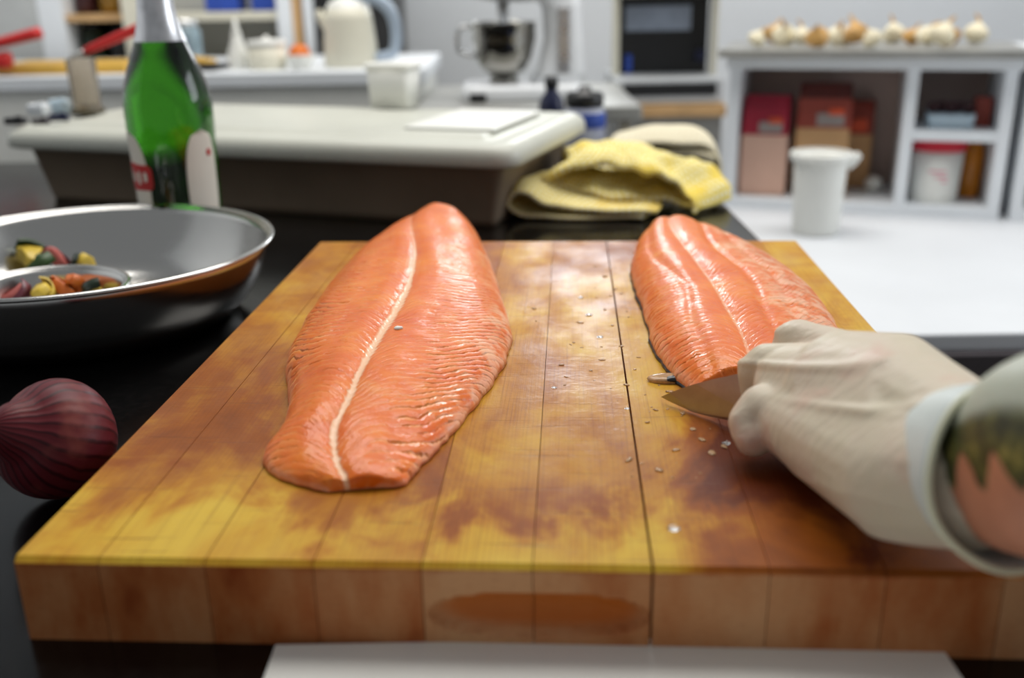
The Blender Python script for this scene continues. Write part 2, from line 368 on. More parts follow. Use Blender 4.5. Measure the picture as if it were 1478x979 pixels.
def cr(P, t):                     # Catmull-Rom through rows of numbers, t in 0..len-1
    P = np.asarray(P, float); i = int(min(max(math.floor(t), 0), len(P) - 2)); k = t - i
    a = P[i - 1] if i else 2 * P[0] - P[1]; b, c = P[i], P[i + 1]; d = P[i + 2] if i + 2 < len(P) else 2 * P[-1] - P[-2]
    return 0.5 * (2 * b + (c - a) * k + (2 * a - 5 * b + 4 * c - d) * k * k + (3 * b - a - 3 * c + d) * k ** 3)
def fillet(name, rows, heights, ze, vc, skew, stripe, mat, parent, seed, NU=230, NV=110, expo=2.6, grooves=()):
    L = [PZ(*r[0], z) for r, z in zip(rows, ze)]; Rr = [PZ(*r[1], z) for r, z in zip(rows, ze)]
    L = [(p.x, p.y) for p in L]; Rr = [(p.x, p.y) for p in Rr]
    rg = np.random.RandomState(seed); K = rg.randn(14, 2) * np.array([60, 60]); PH = rg.rand(14) * 6.28
    def nz(x, y): return float(np.mean(np.sin(K @ np.array([x, y]) + PH)))
    V, UV, RIM, STR = [], [], [], []; s = 0; pm_ = None
    n = len(rows) - 1
    for i in range(NU + 1):
        t = n * i / NU; l, r = cr(L, t), cr(Rr, t); H = float(cr([[q] for q in heights], t)[0]); c0 = float(cr([[q] for q in vc], t)[0]); sk = float(cr([[q] for q in skew], t)[0])
        stw = float(cr([[q] for q in stripe], t)[0])
        mid = l + (r - l) * c0
        if pm_ is not None: s += float(np.linalg.norm(mid - pm_))
        pm_ = mid; wdt = float(np.linalg.norm(r - l))
        endf = min(1, (i / 7.0) ** 0.5) * min(1, ((NU - i) / 7.0) ** 0.5)
        for j in range(NV + 1):
            q = j / NV; v = 0.5 - 0.5 * math.cos(math.pi * q); v = 0.55 * v + 0.45 * q
            wv = 2 * v - 1
            p = l + (r - l) * v
            if j in (0, NV): pass
            e = (max(0.0, 1 - abs(wv) ** expo)) ** 0.5
            z = H * e * (1 + sk * wv)
            dl = (v - c0) * wdt
            z -= 0.0016 * math.exp(-(dl / 0.004) ** 2) * e * endf                        # the centre line lies in a shallow valley
            for go, gd in grooves: z -= gd * math.exp(-((dl - go - 0.004 * math.sin(s * 30)) / 0.004) ** 2) * e * endf
            z += 0.0013 * math.exp(-((abs(dl) - 0.016) / 0.010) ** 2) * e
            z += (0.0016 * nz(p[0], p[1]) + 0.0008 * nz(p[0] * 3 + 5, p[1] * 3)) * e * endf
            ragged = (0.0026 * nz(p[1] * 2.2 + 9, p[0] * 2.2) + (0.0060 * max(0, i / NU - 0.55) + 0.0008) * nz(p[1] * 6 + 2, p[0] * 6)) * abs(wv) ** 6
            dirv = (r - l) / wdt
            p = p + dirv * ragged * (1 if wv > 0 else -1)
            V.append((p[0], p[1], ZB + 0.0006 + max(0, z) * endf)); UV.append((s, dl)); RIM.append(max(abs(wv) ** 3, 1 - endf)); STR.append(stw)
    W = NV + 1; top = len(V); F = []
    for i in range(NU):
        for j in range(NV): F.append((i * W + j, i * W + j + 1, (i + 1) * W + j + 1, (i + 1) * W + j))
    ring = [j for j in range(W)] + [i * W + NV for i in range(1, NU + 1)] + [NU * W + j for j in range(NV - 1, -1, -1)] + [i * W for i in range(NU - 1, 0, -1)]
    F.append(tuple(reversed(ring)))
    me = bpy.data.meshes.new(name); me.from_pydata(V, [], F); me.update()
    uvl = me.uv_layers.new(name='UVMap'); vi = np.zeros(len(me.loops), int); me.loops.foreach_get('vertex_index', vi)
    uvl.data.foreach_set('uv', np.array(UV, np.float32)[vi].ravel())
    for nm, arr in (('rim', RIM), ('stripe', STR)):
        a = me.attributes.new(nm, 'FLOAT', 'POINT'); a.data.foreach_set('value', np.array(arr, np.float32))
    for p in me.polygons: p.use_smooth = len(p.vertices) == 4
    o = link(name, me, mat, parent); return o, V, ring
rowsL = [((612, 294), (664, 297)), ((572, 316), (688, 318)), ((520, 355), (706, 358)), ((486, 395), (719, 400)), ((453, 440), (733, 443)), ((426, 488), (739, 476)), ((411, 525), (731, 508)), ((414, 560), (712, 542)), ((412, 595), (690, 572)), ((398, 628), (666, 600)), ((381, 652), (640, 634)), ((384, 673), (614, 664)), ((404, 690), (598, 688)), ((442, 700), (576, 700)), ((476, 710), (545, 704))]
flL = thing('salmon_fillet', 'whole salmon fillet with white centre line lying on left of board', 'fish fillet', (0, 0, 0))
M['salmonL'] = salmon_mat('salmon_flesh', 0.0027, 0.9, 0.055, 0.0)
oL, VL, _ = fillet('flesh', rowsL, [.034, .036, .036, .036, .035, .033, .031, .028, .025, .021, .017, .013, .010, .008, .006], [.030, .026, .018, .013, .010, .008, .007, .007, .006, .006, .004, .003, .002, .002, .001], [.10, .22, .41, .50, .514, .49, .46, .41, .38, .38, .40, .435, .44, .41, .37], [0, 0, 0, -.05, -.1, -.15, -.2, -.2, -.2, -.2, -.15, -.1, 0, 0, 0], [.10, .12, .16, .28, .7, 1.2, 1.2, 1.0, .8, .8, .75, .75, .75, .75, .75], M['salmonL'], flL, 3)
rowsR = [((936, 322), (985, 313)), ((919, 343), (1035, 331)), ((910, 375), (1092, 360)), ((918, 415), (1146, 397)), ((931, 455), (1183, 432)), ((940, 490), (1207, 466)), ((962, 527), (1222, 500)), ((986, 549), (1222, 530)), ((1012, 566), (1200, 556))]
flR = thing('salmon_fillet', 'salmon fillet with dark skin edge lying under the gloved hand', 'fish fillet', (0, 0, 0))
M['salmonR'] = salmon_mat('salmon_flesh_trimmed', 0.0011, 0.45, 0.030, 4.0)
oR, VR, ringR = fillet('flesh', rowsR, [.022, .027, .029, .029, .028, .027, .025, .023, .018], [.018, .015, .012, .008, .006, .006, .006, .006, .006], [.55, .39, .37, .36, .37, .385, .39, .38, .37], [0, 0, 0, 0, -.05, -.1, -.1, 0, 0], [.6, .7, .9, 1.0, 1.0, 1.0, 1.0, 1.0, 1.0], M['salmonR'], flR, 11, 200, 110, 3.0, ((.030, .0022), (.052, .0016), (-.026, .0012)))
# the dark skin under the right fillet
M['skin_dark'] = pm('dark_fish_skin', (0.012, 0.013, 0.016), 0.3, var=0.3, ns=160)
cx = sum(VR[i][0] for i in ringR) / len(ringR); cy = sum(VR[i][1] for i in ringR) / len(ringR)
sv = []; nR = len(ringR)
for k, i in enumerate(ringR):
    d = Vector((VR[i][0] - cx, VR[i][1] - cy, 0)).normalized(); wob = 0.0012 + 0.0013 * math.sin(k * 0.13) * math.sin(k * 0.037 + 1)
    p = Vector((VR[i][0], VR[i][1], 0)) + d * (wob * 0.35 + 0.0003); sv.append((p.x, p.y, ZB + 0.0004))
for k, i in enumerate(ringR):
    p = Vector(sv[k]); d = Vector((cx - p.x, cy - p.y, 0)).normalized(); sv.append((p.x + d.x * 0.0006, p.y + d.y * 0.0006, ZB + 0.0026))
for k, i in enumerate(ringR):
    p = Vector(sv[k]); d = Vector((cx - p.x, cy - p.y, 0)).normalized(); sv.append((p.x + d.x * 0.006, p.y + d.y * 0.006, ZB + 0.0030))
sf = [(k, (k + 1) % nR, nR + (k + 1) % nR, nR + k) for k in range(nR)] + [(nR + k, nR + (k + 1) % nR, 2 * nR + (k + 1) % nR, 2 * nR + k) for k in range(nR)]
tag(pyd('skin', sv, sf, M['skin_dark'], flR), 'dark grey skin along the edge')

# ------------------------------------------------------------------ knife
M['blade'] = pm('satin_blade_steel', (0.40, 0.375, 0.35), 0.3, 1.0, var=0.08, ns=60)
kn = thing('kitchen_knife', 'pointed steel kitchen knife held flat on board by gloved hand', 'knife')
T = PZ(955, 574, 0.003); B = PZ(1047, 604, 0.004)
e1 = (B - T).normalized(); e2 = (Vector((0, 0, 1)) + Vector((0, 0.25, 0))).normalized(); nrm = e1.cross(e2).normalized()
out = [(954, 573), (968, 567), (985, 560.5), (1005, 554), (1030, 547.5), (1062, 540.5), (1105, 531), (1112, 612), (1075, 610), (1047, 606), (1025, 602), (1000, 595), (978, 585), (963, 578)]
top = [PP(x, y, T, nrm) for x, y in out]
bm = bmesh.new(); N_ = len(top); fa, fb = [], []
for k, p in enumerate(top):
    th = 0.0009 if k in range(1, 8) else 0.00012
    fa.append(bm.verts.new(p + nrm * th)); fb.append(bm.verts.new(p - nrm * th))
bm.faces.new(fa); bm.faces.new(fb[::-1])
for k in range(N_): bm.faces.new((fa[k], fa[(k + 1) % N_], fb[(k + 1) % N_], fb[k]))
frombm('blade', bm, M['blade'], kn)
h0 = (top[6] + top[7]) / 2
tube('handle', [h0 - e1 * 0.004, h0 + e1 * 0.02 + Vector((0, 0, .004)), h0 + e1 * 0.05 + Vector((0, 0, .010))], [0.008, 0.010, 0.009], M['black'], kn, 12, sm=4)

# ------------------------------------------------------------------ gloved hand and forearm
g = G('thin_vinyl_glove'); co = g.tc(); n1 = g.noise(co, 30, 3); n2 = g.noise(g.mp(co, (55, 150, 60), rot=(0.2, 0.5, 0.9)), 1.0, 3, 0.5, 0.5)
c = g.ramp(n1, [(0.3, hx(204, 194, 170)), (0.58, hx(208, 194, 174)), (0.78, hx(204, 170, 152))])
g.set(Base_Color=c, Roughness=0.42, Normal=g.bump(g.f('ADD', n2, g.f('MULTIPLY', n1, 0.5)), 0.45, 0.003), Subsurface_Weight=0.15, Subsurface_Radius=(0.006, 0.004, 0.003), Subsurface_Scale=1.0, Specular_IOR_Level=0.35)
M['glove'] = g.m
M['cuff'] = pm('glove_cuff_vinyl', hx(205, 214, 212), 0.4, var=0.05, ns=30, bump=0.2, bs=60)
M['cuffrim'] = pm('glove_rolled_rim', hx(226, 226, 196), 0.4, var=0.04)
_ib = bmesh.new(); bmesh.ops.create_icosphere(_ib, subdivisions=3, radius=1.0); ICO = [v.co.copy() for v in _ib.verts]; _ib.free()
def hull(bm, sph):
    t = bmesh.new()
    vs_ = [t.verts.new(c + k * r) for (c, r) in sph for k in ICO]
    bmesh.ops.convex_hull(t, input=vs_)
    bmesh.ops.delete(t, geom=[v for v in t.verts if not v.link_faces], context='VERTS')
    me = bpy.data.meshes.new('t'); t.to_mesh(me); t.free(); bm.from_mesh(me); bpy.data.meshes.remove(me)
def sp(px, py, d, rp): return (PD(px, py, d), rp * d / FPX)
person = thing('person', 'forearm and white gloved right hand of a person holding the knife', 'person', PD(1478, 650, 0.40))
bpy.context.view_layer.update()
PINV = person.matrix_world.inverted()
bm = bmesh.new()
for chain in (
    [sp(1400, 650, .430, 92), sp(1310, 600, .480, 100), sp(1215, 580, .530, 92)],           # wrist to the back of the hand
    [sp(1400, 690, .415, 98), sp(1300, 690, .450, 92), sp(1205, 640, .500, 72)],            # thumb side of the wrist
    [sp(1310, 600, .480, 100), sp(1300, 530, .50, 50), sp(1215, 530, .540, 54)],
    [sp(1300, 690, .450, 92), sp(1310, 600, .480, 100), sp(1205, 640, .50, 72), sp(1215, 560, .535, 80)],
    [sp(1215, 580, .530, 88), sp(1150, 560, .560, 62), sp(1140, 600, .55, 52)],
    [sp(1205, 640, .50, 72), sp(1140, 605, .54, 54), sp(1215, 580, .53, 80)],
    # middle finger, knuckle raised behind
    [sp(1230, 515, .560, 36), sp(1150, 494, .590, 33)], [sp(1150, 494, .590, 33), sp(1138, 520, .60, 30)], [sp(1138, 520, .60, 30), sp(1150, 560, .605, 26)],
    # index finger
    [sp(1170, 540, .560, 46), sp(1108, 527, .575, 32)], [sp(1108, 527, .575, 32), sp(1091, 536, .580, 27)], [sp(1091, 536, .580, 27), sp(1092, 572, .584, 22)],
    # thumb, bent against the near side of the blade
    [sp(1165, 610, .53, 52), sp(1102, 590, .545, 36)], [sp(1102, 590, .545, 36), sp(1084, 610, .546, 33)], [sp(1084, 610, .546, 33), sp(1088, 634, .540, 27)],
    # ring and little finger, curled under the palm
    [sp(1240, 530, .570, 36), sp(1185, 530, .605, 28)], [sp(1185, 530, .605, 28), sp(1190, 580, .605, 24)],
    [sp(1265, 550, .570, 32), sp(1225, 560, .605, 24)], [sp(1225, 560, .605, 24), sp(1225, 600, .60, 22)],
):
    hull(bm, chain)
bmesh.ops.transform(bm, matrix=PINV, verts=bm.verts)
gl = frombm('glove', bm, M['glove'], person, True)
r = gl.modifiers.new('r', 'REMESH'); r.mode = 'VOXEL'; r.voxel_size = 0.0014; r.use_smooth_shade = True
sm = gl.modifiers.new('s', 'SMOOTH'); sm.factor = 0.6; sm.iterations = 9
bake(gl)
tag(gl, 'thin white translucent glove')
me = gl.data; P = np.zeros(len(me.vertices) * 3); me.vertices.foreach_get('co', P); P = P.reshape(-1, 3); NN = np.zeros(len(me.vertices) * 3); me.vertex_normals.foreach_get('vector', NN) if hasattr(me, 'vertex_normals') else None; NN = NN.reshape(-1, 3)
W_ = P + np.array(person.location)
axis = np.array(PD(1400, 560, .5) - PD(1120, 640, .5)); axis /= np.linalg.norm(axis)
acr = np.cross(axis, np.array(_F)); acr /= np.linalg.norm(acr)
s_, t_ = W_ @ axis, W_ @ acr
wr = np.sin(t_ * 330 + 2.2 * np.sin(s_ * 60) + 1.5 * np.sin(s_ * 23 + 1)); wr = np.maximum(wr, 0.2) ** 3
mask = np.clip(0.5 + 0.9 * np.sin(s_ * 70 + t_ * 45) * np.sin(t_ * 38 + 0.7), 0, 1)
P2 = P + NN * (wr * mask * 0.0016)[:, None]
P2[:, 2] = np.maximum(P2[:, 2], ZB + 0.0012 - person.location.z)      # rests on the board, does not sink in
me.vertices.foreach_set('co', P2.ravel()); me.update()
for p in me.polygons: p.use_smooth = True
# forearm (body) with tattoo
g = G('tattooed_skin'); u, v, _ = g.xyz(g.tc('UV')); co = g.tc()
n1 = g.noise(co, 40, 4); n2 = g.noise(co, 120, 3)
skin = g.ramp(n1, [(0.3, hx(190, 122, 92)), (0.6, hx(206, 136, 104)), (0.8, hx(178, 104, 80))])
drip = g.f('MULTIPLY', g.f('SINE', g.f('ADD', g.f('MULTIPLY', u, 300.0), g.f('MULTIPLY', n1, 3.0))), 0.085)
edge = g.f('ADD', v, g.f('ADD', drip, g.f('MULTIPLY', g.f('SUBTRACT', n1, 0.5), 0.06)))
ink = g.step(edge, 0.50, 0.54)
inkglossc = g.ramp(n2, [(0.3, hx(48, 50, 26)), (0.55, hx(84, 84, 40)), (0.72, hx(150, 138, 70))])
greyc = g.ramp(n1, [(0.35, hx(92, 100, 100)), (0.65, hx(168, 172, 160))])  # tattoo grey, with reflected light painted in
gz = g.f('SUBTRACT', 1.0, g.step(g.f('ADD', u, g.f('MULTIPLY', n1, 0.02)), 0.052, 0.066))
inkglossc = g.mix(gz, inkglossc, greyc)
inkglossc = g.mix(g.step(g.f('ADD', v, g.f('MULTIPLY', n1, 0.1)), 0.78, 0.86), inkglossc, hx(176, 180, 164))  # pale grey along the arm's top: window gloss painted into the colour
g.set(Base_Color=g.mix(ink, skin, inkglossc), Roughness=0.42, Subsurface_Weight=0.1, Subsurface_Radius=(0.008, 0.003, 0.002), Subsurface_Scale=1.0, Normal=g.bump(n2, 0.15, 0.001))
M['arm'] = g.m
arm = [(PD(1330, 640, .462), .028), (PD(1400, 668, .425), .029), (PD(1450, 674, .405), .0322), (PD(1540, 662, .375), .0400), (PD(1700, 660, .335), .042), (PD(1950, 600, .30), .047), (PD(2300, 560, .27), .050), (PD(2700, 500, .25), .050)]
ap = smoothpath([a[0] for a in arm], 8); ar = [float(cr([[a[1]] for a in arm], (len(arm) - 1) * k / (len(ap) - 1))[0]) for k in range(len(ap))]
V, F, UVA = [], [], []; NA = 48; s = 0
for k, p in enumerate(ap):
    t = (ap[min(k + 1, len(ap) - 1)] - ap[max(k - 1, 0)]).normalized()
    if k: s += (p - ap[k - 1]).length
    side = t.cross(Vector((0, 0, 1))).normalized(); up = side.cross(t).normalized()
    for q in range(NA):
        a = 2 * math.pi * q / NA
        V.append(tuple(PINV @ (p + side * math.cos(a) * ar[k] * 0.92 + up * math.sin(a) * ar[k] * 1.06))); UVA.append((s, 0.5 + 0.5 * math.sin(a)))
for k in range(len(ap) - 1):
    for q in range(NA): F.append((k * NA + q, k * NA + (q + 1) % NA, (k + 1) * NA + (q + 1) % NA, (k + 1) * NA + q))
F += [tuple(range(NA)), tuple(range((len(ap) - 1) * NA, len(ap) * NA))]
fo = pyd('forearm', V, F, M['arm'], person); tag(fo, 'bare forearm with dark olive tattoo')
me = fo.data; uvl = me.uv_layers.new(name='UVMap'); vi = np.zeros(len(me.loops), int); me.loops.foreach_get('vertex_index', vi); uvl.data.foreach_set('uv', np.array(UVA, np.float32)[vi].ravel())
# loose cuff with a rolled rim
cA, cB = PD(1345, 652, .455), PD(1466, 686, .398)
ringdefs = [(0.0, 0.026), (0.3, 0.0315), (0.6, 0.0348), (0.85, 0.0375), (1.0, 0.0385)]
axd = (cB - cA).normalized()
axd = (axd + Vector((0.10, -0.38, 0.16))).normalized()
sideC = axd.cross(Vector((0, 0, 1))).normalized(); upC = sideC.cross(axd).normalized()
V, F = [], []; NC = 64
for layer in (0, 1):
    for (tt, rr) in ringdefs:
        c0 = cA.lerp(cB, tt); r0 = rr - layer * 0.0011
        for q in range(NC):
            a = 2 * math.pi * q / NC; wv = 1 + 0.014 * math.sin(5 * a + 3 * tt) * tt
            V.append(tuple(PINV @ (c0 + sideC * math.cos(a) * r0 * wv + upC * math.sin(a) * r0 * 1.0 * wv)))
nl = len(ringdefs)
for layer in (0, 1):
    for k in range(nl - 1):
        for q in range(NC):
            b = layer * nl * NC; F.append((b + k * NC + q, b + k * NC + (q + 1) % NC, b + (k + 1) * NC + (q + 1) % NC, b + (k + 1) * NC + q))
for k in (0, nl - 1):
    for q in range(NC): F.append((k * NC + q, k * NC + (q + 1) % NC, nl * NC + k * NC + (q + 1) % NC, nl * NC + k * NC + q))
gi = Matrix()
cf = pyd('cuff', V, F, M['cuff'], gl)
rim = [Vector(V[(nl - 1) * NC + q]) for q in range(NC)]
bm = bmesh.new(); rings = []
cen = sum(rim, Vector()) / NC
for p in rim:
    d = (p - cen).normalized(); rings.append([bm.verts.new(p + d * math.cos(2 * math.pi * k / 8) * 0.0016 + axd * math.sin(2 * math.pi * k / 8) * 0.0016) for k in range(8)])
for q in range(NC):
    for k in range(8): bm.faces.new((rings[q][k], rings[q][(k + 1) % 8], rings[(q + 1) % NC][(k + 1) % 8], rings[(q + 1) % NC][k]))
frombm('cuff_rim', bm, M['cuffrim'], gl, True)

# ------------------------------------------------------------------ scraps and drops on the board
M['scrap'] = pm('pale_fish_scrap', hx(228, 186, 140), 0.15, var=0.15, ns=300, Transmission_Weight=0.45, IOR=1.35)
g = G('clear_water'); g.set(Base_Color=(1, 1, 1), Roughness=0.02, IOR=1.33, Transmission_Weight=1.0); M['water'] = g.m
scr = [(812, 527, 5), (771, 446, 4), (838, 466, 4), (873, 447, 4), (884, 470, 3), (870, 520, 4), (828, 495, 3), (905, 556, 4), (908, 664, 6), (951, 679, 7), (975, 650, 6), (1028, 655, 6), (968, 566, 6), (985, 597, 5), (946, 592, 4), (1000, 620, 5), (1014, 635, 6), (897, 500, 3), (853, 535, 4), (760, 470, 3), (888, 418, 4), (872, 400, 4), (935, 610, 4), (1045, 645, 6), (575, 474, 0)]
_r = random.Random(5)
scr += [(_r.gauss(880, 55), _r.uniform(385, 600), _r.uniform(1.3, 2.6)) for _ in range(30)] + [(_r.uniform(905, 1050), _r.uniform(560, 690), _r.uniform(1.4, 3)) for _ in range(12)]
for i, (x, y, rp) in enumerate(scr):
    if 935 < x and y < 540 or x < 765: continue
    rp *= 0.85
    if rp == 0: continue
    p = PZ(x, y, 0.0); r = rp * (p - CAM).length / FPX
    o = blob('fish_scrap', r, M['scrap'], None, (p.x, p.y, ZB + r * 0.16), (1.0 + .25 * (i % 3), 0.7 + .2 * (i % 2), 0.22), 2, 0.42, 2.2, i, (0, 0, i * 1.3))
    tag(o, 'tiny pale scrap of fish flesh stuck on the wooden board', 'fish scrap', 'fish scraps on the board')
def pix(q):
    d = Vector(q) - CAM; z_ = d.dot(_F); return 739 + FPX * d.dot(_R) / z_, 489.5 - FPX * d.dot(_U) / z_
q = min((v_ for v_ in VL if v_[2] > ZB + .01), key=lambda v_: (pix(v_)[0] - 575) ** 2 + (pix(v_)[1] - 474) ** 2)
o = blob('fish_scrap', .0032, M['wplastic'], None, (q[0], q[1], q[2] + .0006), (1.2, .8, .4), 2, .35, 2.2, 77)
tag(o, 'tiny white flake lying on left fillet beside its centre line', 'fish scrap')
wd = [(972, 763, 9), (1048, 640, 6), (866, 487, 5), (800, 560, 4), (850, 455, 5), (838, 430, 4), (905, 590, 4)]
for i, (x, y, rp) in enumerate(wd):
    p = PZ(x, y, 0.0); r = rp * (p - CAM).length / FPX
    o = blob('water_drop', r, M['water'], None, (p.x, p.y, ZB + 0.0001), (1.0, 1.0, 0.42), 3, 0.06, 1.5, 40 + i, flat=0.0)
    if i == 0: tag(o, 'largest clear water drop, alone near the front edge of board', 'water drop', 'water drops on the board')
    else: tag(o, 'small clear water drop beading on the wooden board', 'water drop', 'water drops on the board')
# strip of fish skin beside the knife tip
p = PZ(966, 550, 0)
sk = thing('fish_skin_scrap', 'small curled scrap of black fish skin near the knife tip', 'fish scrap', (p.x, p.y, ZB), 0.05)
rs = 30 * (p - CAM).length / FPX
blob('flesh', rs, M['scrap'], sk, (0, 0, rs * 0.10), (1.0, 0.5, 0.22), 3, 0.12, 2.5, 5)
tag(blob('skin', rs * 0.52, M['skin_dark'], sk, (rs * 0.18, -rs * 0.22, rs * 0.17), (1.0, 0.5, 0.30), 3, 0.10, 2.0, 6), 'black skin')

# white sheet under the front of the board
fa = PZ(398, 936, -0.045); fb = PZ(1362, 946, -0.045)
sheet = box('plastic_sheet', ((fa.x + fb.x) / 2, 0.30, ZC + 0.0016), (fb.x - fa.x, 0.195, 0.003), M['wplastic'], bev=0.001, orot=(0, 0, 0))
tag(sheet, 'plain white plastic sheet showing in front of the wooden board', 'sheet')

# ------------------------------------------------------------------ steel bowls with chopped vegetables
g = G('polished_bowl_steel'); co = g.tc(); Xb, Yb, Zb = g.xyz(co)
st = g.noise(g.mp(co, (4, 4, 260)), 1.0, 2)
g.set(Base_Color=(0.56, 0.55, 0.53), Metallic=1.0, Roughness=g.f('ADD', 0.14, g.f('MULTIPLY', st, 0.12)), Normal=g.bump(st, 0.05, 0.001)); M['bowl'] = g.m
def steel_bowl(name, label, loc, R, Hh, rb, th=0.0012, lip=0.006):
    t = thing(name, label, 'bowl', loc)
    pr = []
    for k in range(15):                                  # outside, bottom to rim
        a = k / 14 * math.pi / 2; a = k / 14 * 1.22; pr.append((rb + (R - rb) * math.sin(a) / math.sin(1.22), Hh * (1 - math.cos(a)) / (1 - math.cos(1.22))))
    prof = [(0.0001, 0.0)] + pr + [(r_ - th, z_ + th * 0.6) for r_, z_ in pr[::-1]] + [(0.0001, th)]
    lathe('body', prof, M['bowl'], t, 96)
    lathe('rolled_rim', [(R + lip * (0.5 + 0.5 * math.cos(a)) - 0.001, Hh + lip * 0.35 * math.sin(a)) for a in [k / 10 * 2 * math.pi for k in range(11)]], M['bowl'], t, 96)
    return t
bc = PZ(112, 354, 0.028); RB = 0.176; HB = 0.073
big_bowl = steel_bowl('mixing_bowl', 'large shiny steel mixing bowl beside the chopping board', (bc.x, bc.y, ZC), RB, HB, 0.118)
sc_ = Vector((bc.x - 0.002, bc.y - 0.090, ZC + 0.004))
small_bowl = steel_bowl('prep_bowl', 'smaller steel bowl of chopped vegetables nested inside the large bowl', sc_, 0.072, 0.052, 0.030, lip=0.0065)
M['vgreen'] = pm('green_peel', hx(46, 74, 26), 0.4, var=0.2, ns=60)
M['vyellow'] = pm('yellow_flesh', hx(222, 190, 70), 0.4, var=0.1, ns=60)
M['vpink'] = pm('pink_onion_flesh', hx(196, 100, 92), 0.4, var=0.15, ns=60)
M['vorange'] = pm('orange_flesh', hx(212, 110, 40), 0.4, var=0.15, ns=60)
M['vdark'] = pm('dark_green_peel', hx(20, 38, 16), 0.35, var=0.2, ns=60)
M['vpurple'] = pm('purple_onion_skin', hx(110, 50, 62), 0.35, var=0.2, ns=60)
def chunk(name, label, px, py, z, r, m1, m2, i, group, cat='vegetable piece'):
    p = PZ(px, py, z - 0.045); t = thing(name, label, cat, p, i * 0.9, group)
    bm = bmesh.new(); rg = random.Random(i)
    bmesh.ops.create_cone(bm, cap_ends=True, segments=10, radius1=r, radius2=r * 0.92, depth=r * 0.8)
    for v in bm.verts:
        if v.co.x < -0.2 * r: v.co.x = -0.2 * r
        v.co += Vector((rg.uniform(-.1, .1), rg.uniform(-.1, .1), rg.uniform(-.1, .1))) * r
    bmesh.ops.rotate(bm, cent=(0, 0, 0), matrix=Euler((rg.uniform(-.6, .6) + 0.7, rg.uniform(-.6, .6), 0)).to_matrix(), verts=bm.verts)
    bmesh.ops.bevel(bm, geom=list(bm.edges), offset=r * 0.08, segments=1, affect='EDGES')
    frombm('flesh', bm, m1, t, True)
    bm = bmesh.new(); N = 9; a0 = -1.7
    rows = [[bm.verts.new((r * q * math.cos(a0 + 3.4 * k / N), r * q * math.sin(a0 + 3.4 * k / N), zz * r)) for k in range(N + 1)] for q, zz in ((1.0, -0.36), (1.12, -0.40), (1.12, 0.40), (1.0, 0.36))]
    for j in range(3):
        for k in range(N): bm.faces.new((rows[j][k], rows[j][k + 1], rows[j + 1][k + 1], rows[j + 1][k]))
    bmesh.ops.rotate(bm, cent=(0, 0, 0), matrix=Euler((0.7, 0.1, 0)).to_matrix(), verts=bm.verts)
    frombm('peel', bm, m2, t, True)
    return t
gb, gs = 'vegetable pieces in the large bowl', 'vegetable pieces in the nested bowl'
chunk('courgette_piece', 'yellow courgette piece with green peel at left of large bowl', 40, 374, .036, 0.0196, M['vyellow'], M['vgreen'], 1, gb)
chunk('onion_piece', 'pink onion wedge standing in the large bowl', 80, 374, .036, 0.0138, M['vpink'], M['vpurple'], 2, gb)
chunk('courgette_piece', 'dark green courgette end beside the nested bowl', 128, 384, .036, 0.0149, M['vyellow'], M['vdark'], 3, gb)
chunk('courgette_piece', 'lone bright yellow courgette piece on the right slope of large bowl', 262, 360, .024, .012, M['vyellow'], M['vyellow'], 4, gb)
chunk('courgette_piece', 'green courgette peel piece behind the onion wedge in large bowl', 60, 384, .036, 0.0161, M['vgreen'], M['vgreen'], 5, gb)
for i, (x, y, m1, m2, nm, lb) in enumerate([
    (22, 419, 'vpink', 'vpurple', 'onion_piece', 'purple onion piece at the left in the nested bowl'),
    (56, 418, 'vyellow', 'vyellow', 'courgette_piece', 'pale yellow courgette piece heaped in middle of nested bowl'),
    (84, 402, 'vyellow', 'vorange', 'pepper_piece', 'yellow pepper piece on top of the heap in nested bowl'),
    (90, 413, 'vorange', 'vorange', 'carrot_piece', 'orange carrot piece in the middle of nested bowl'),
    (116, 408, 'vorange', 'vorange', 'carrot_piece', 'orange carrot piece nearest the right rim of nested bowl'),
    (142, 413, 'vyellow', 'vdark', 'courgette_piece', 'dark green and yellow piece against right rim of nested bowl'),
    (5, 408, 'vdark', 'vpurple', 'onion_piece', 'dark purple piece at far left of nested bowl')]):
    chunk(nm, lb, x, y + 4, .043, .0125, M[m1], M[m2], 20 + i, gs)

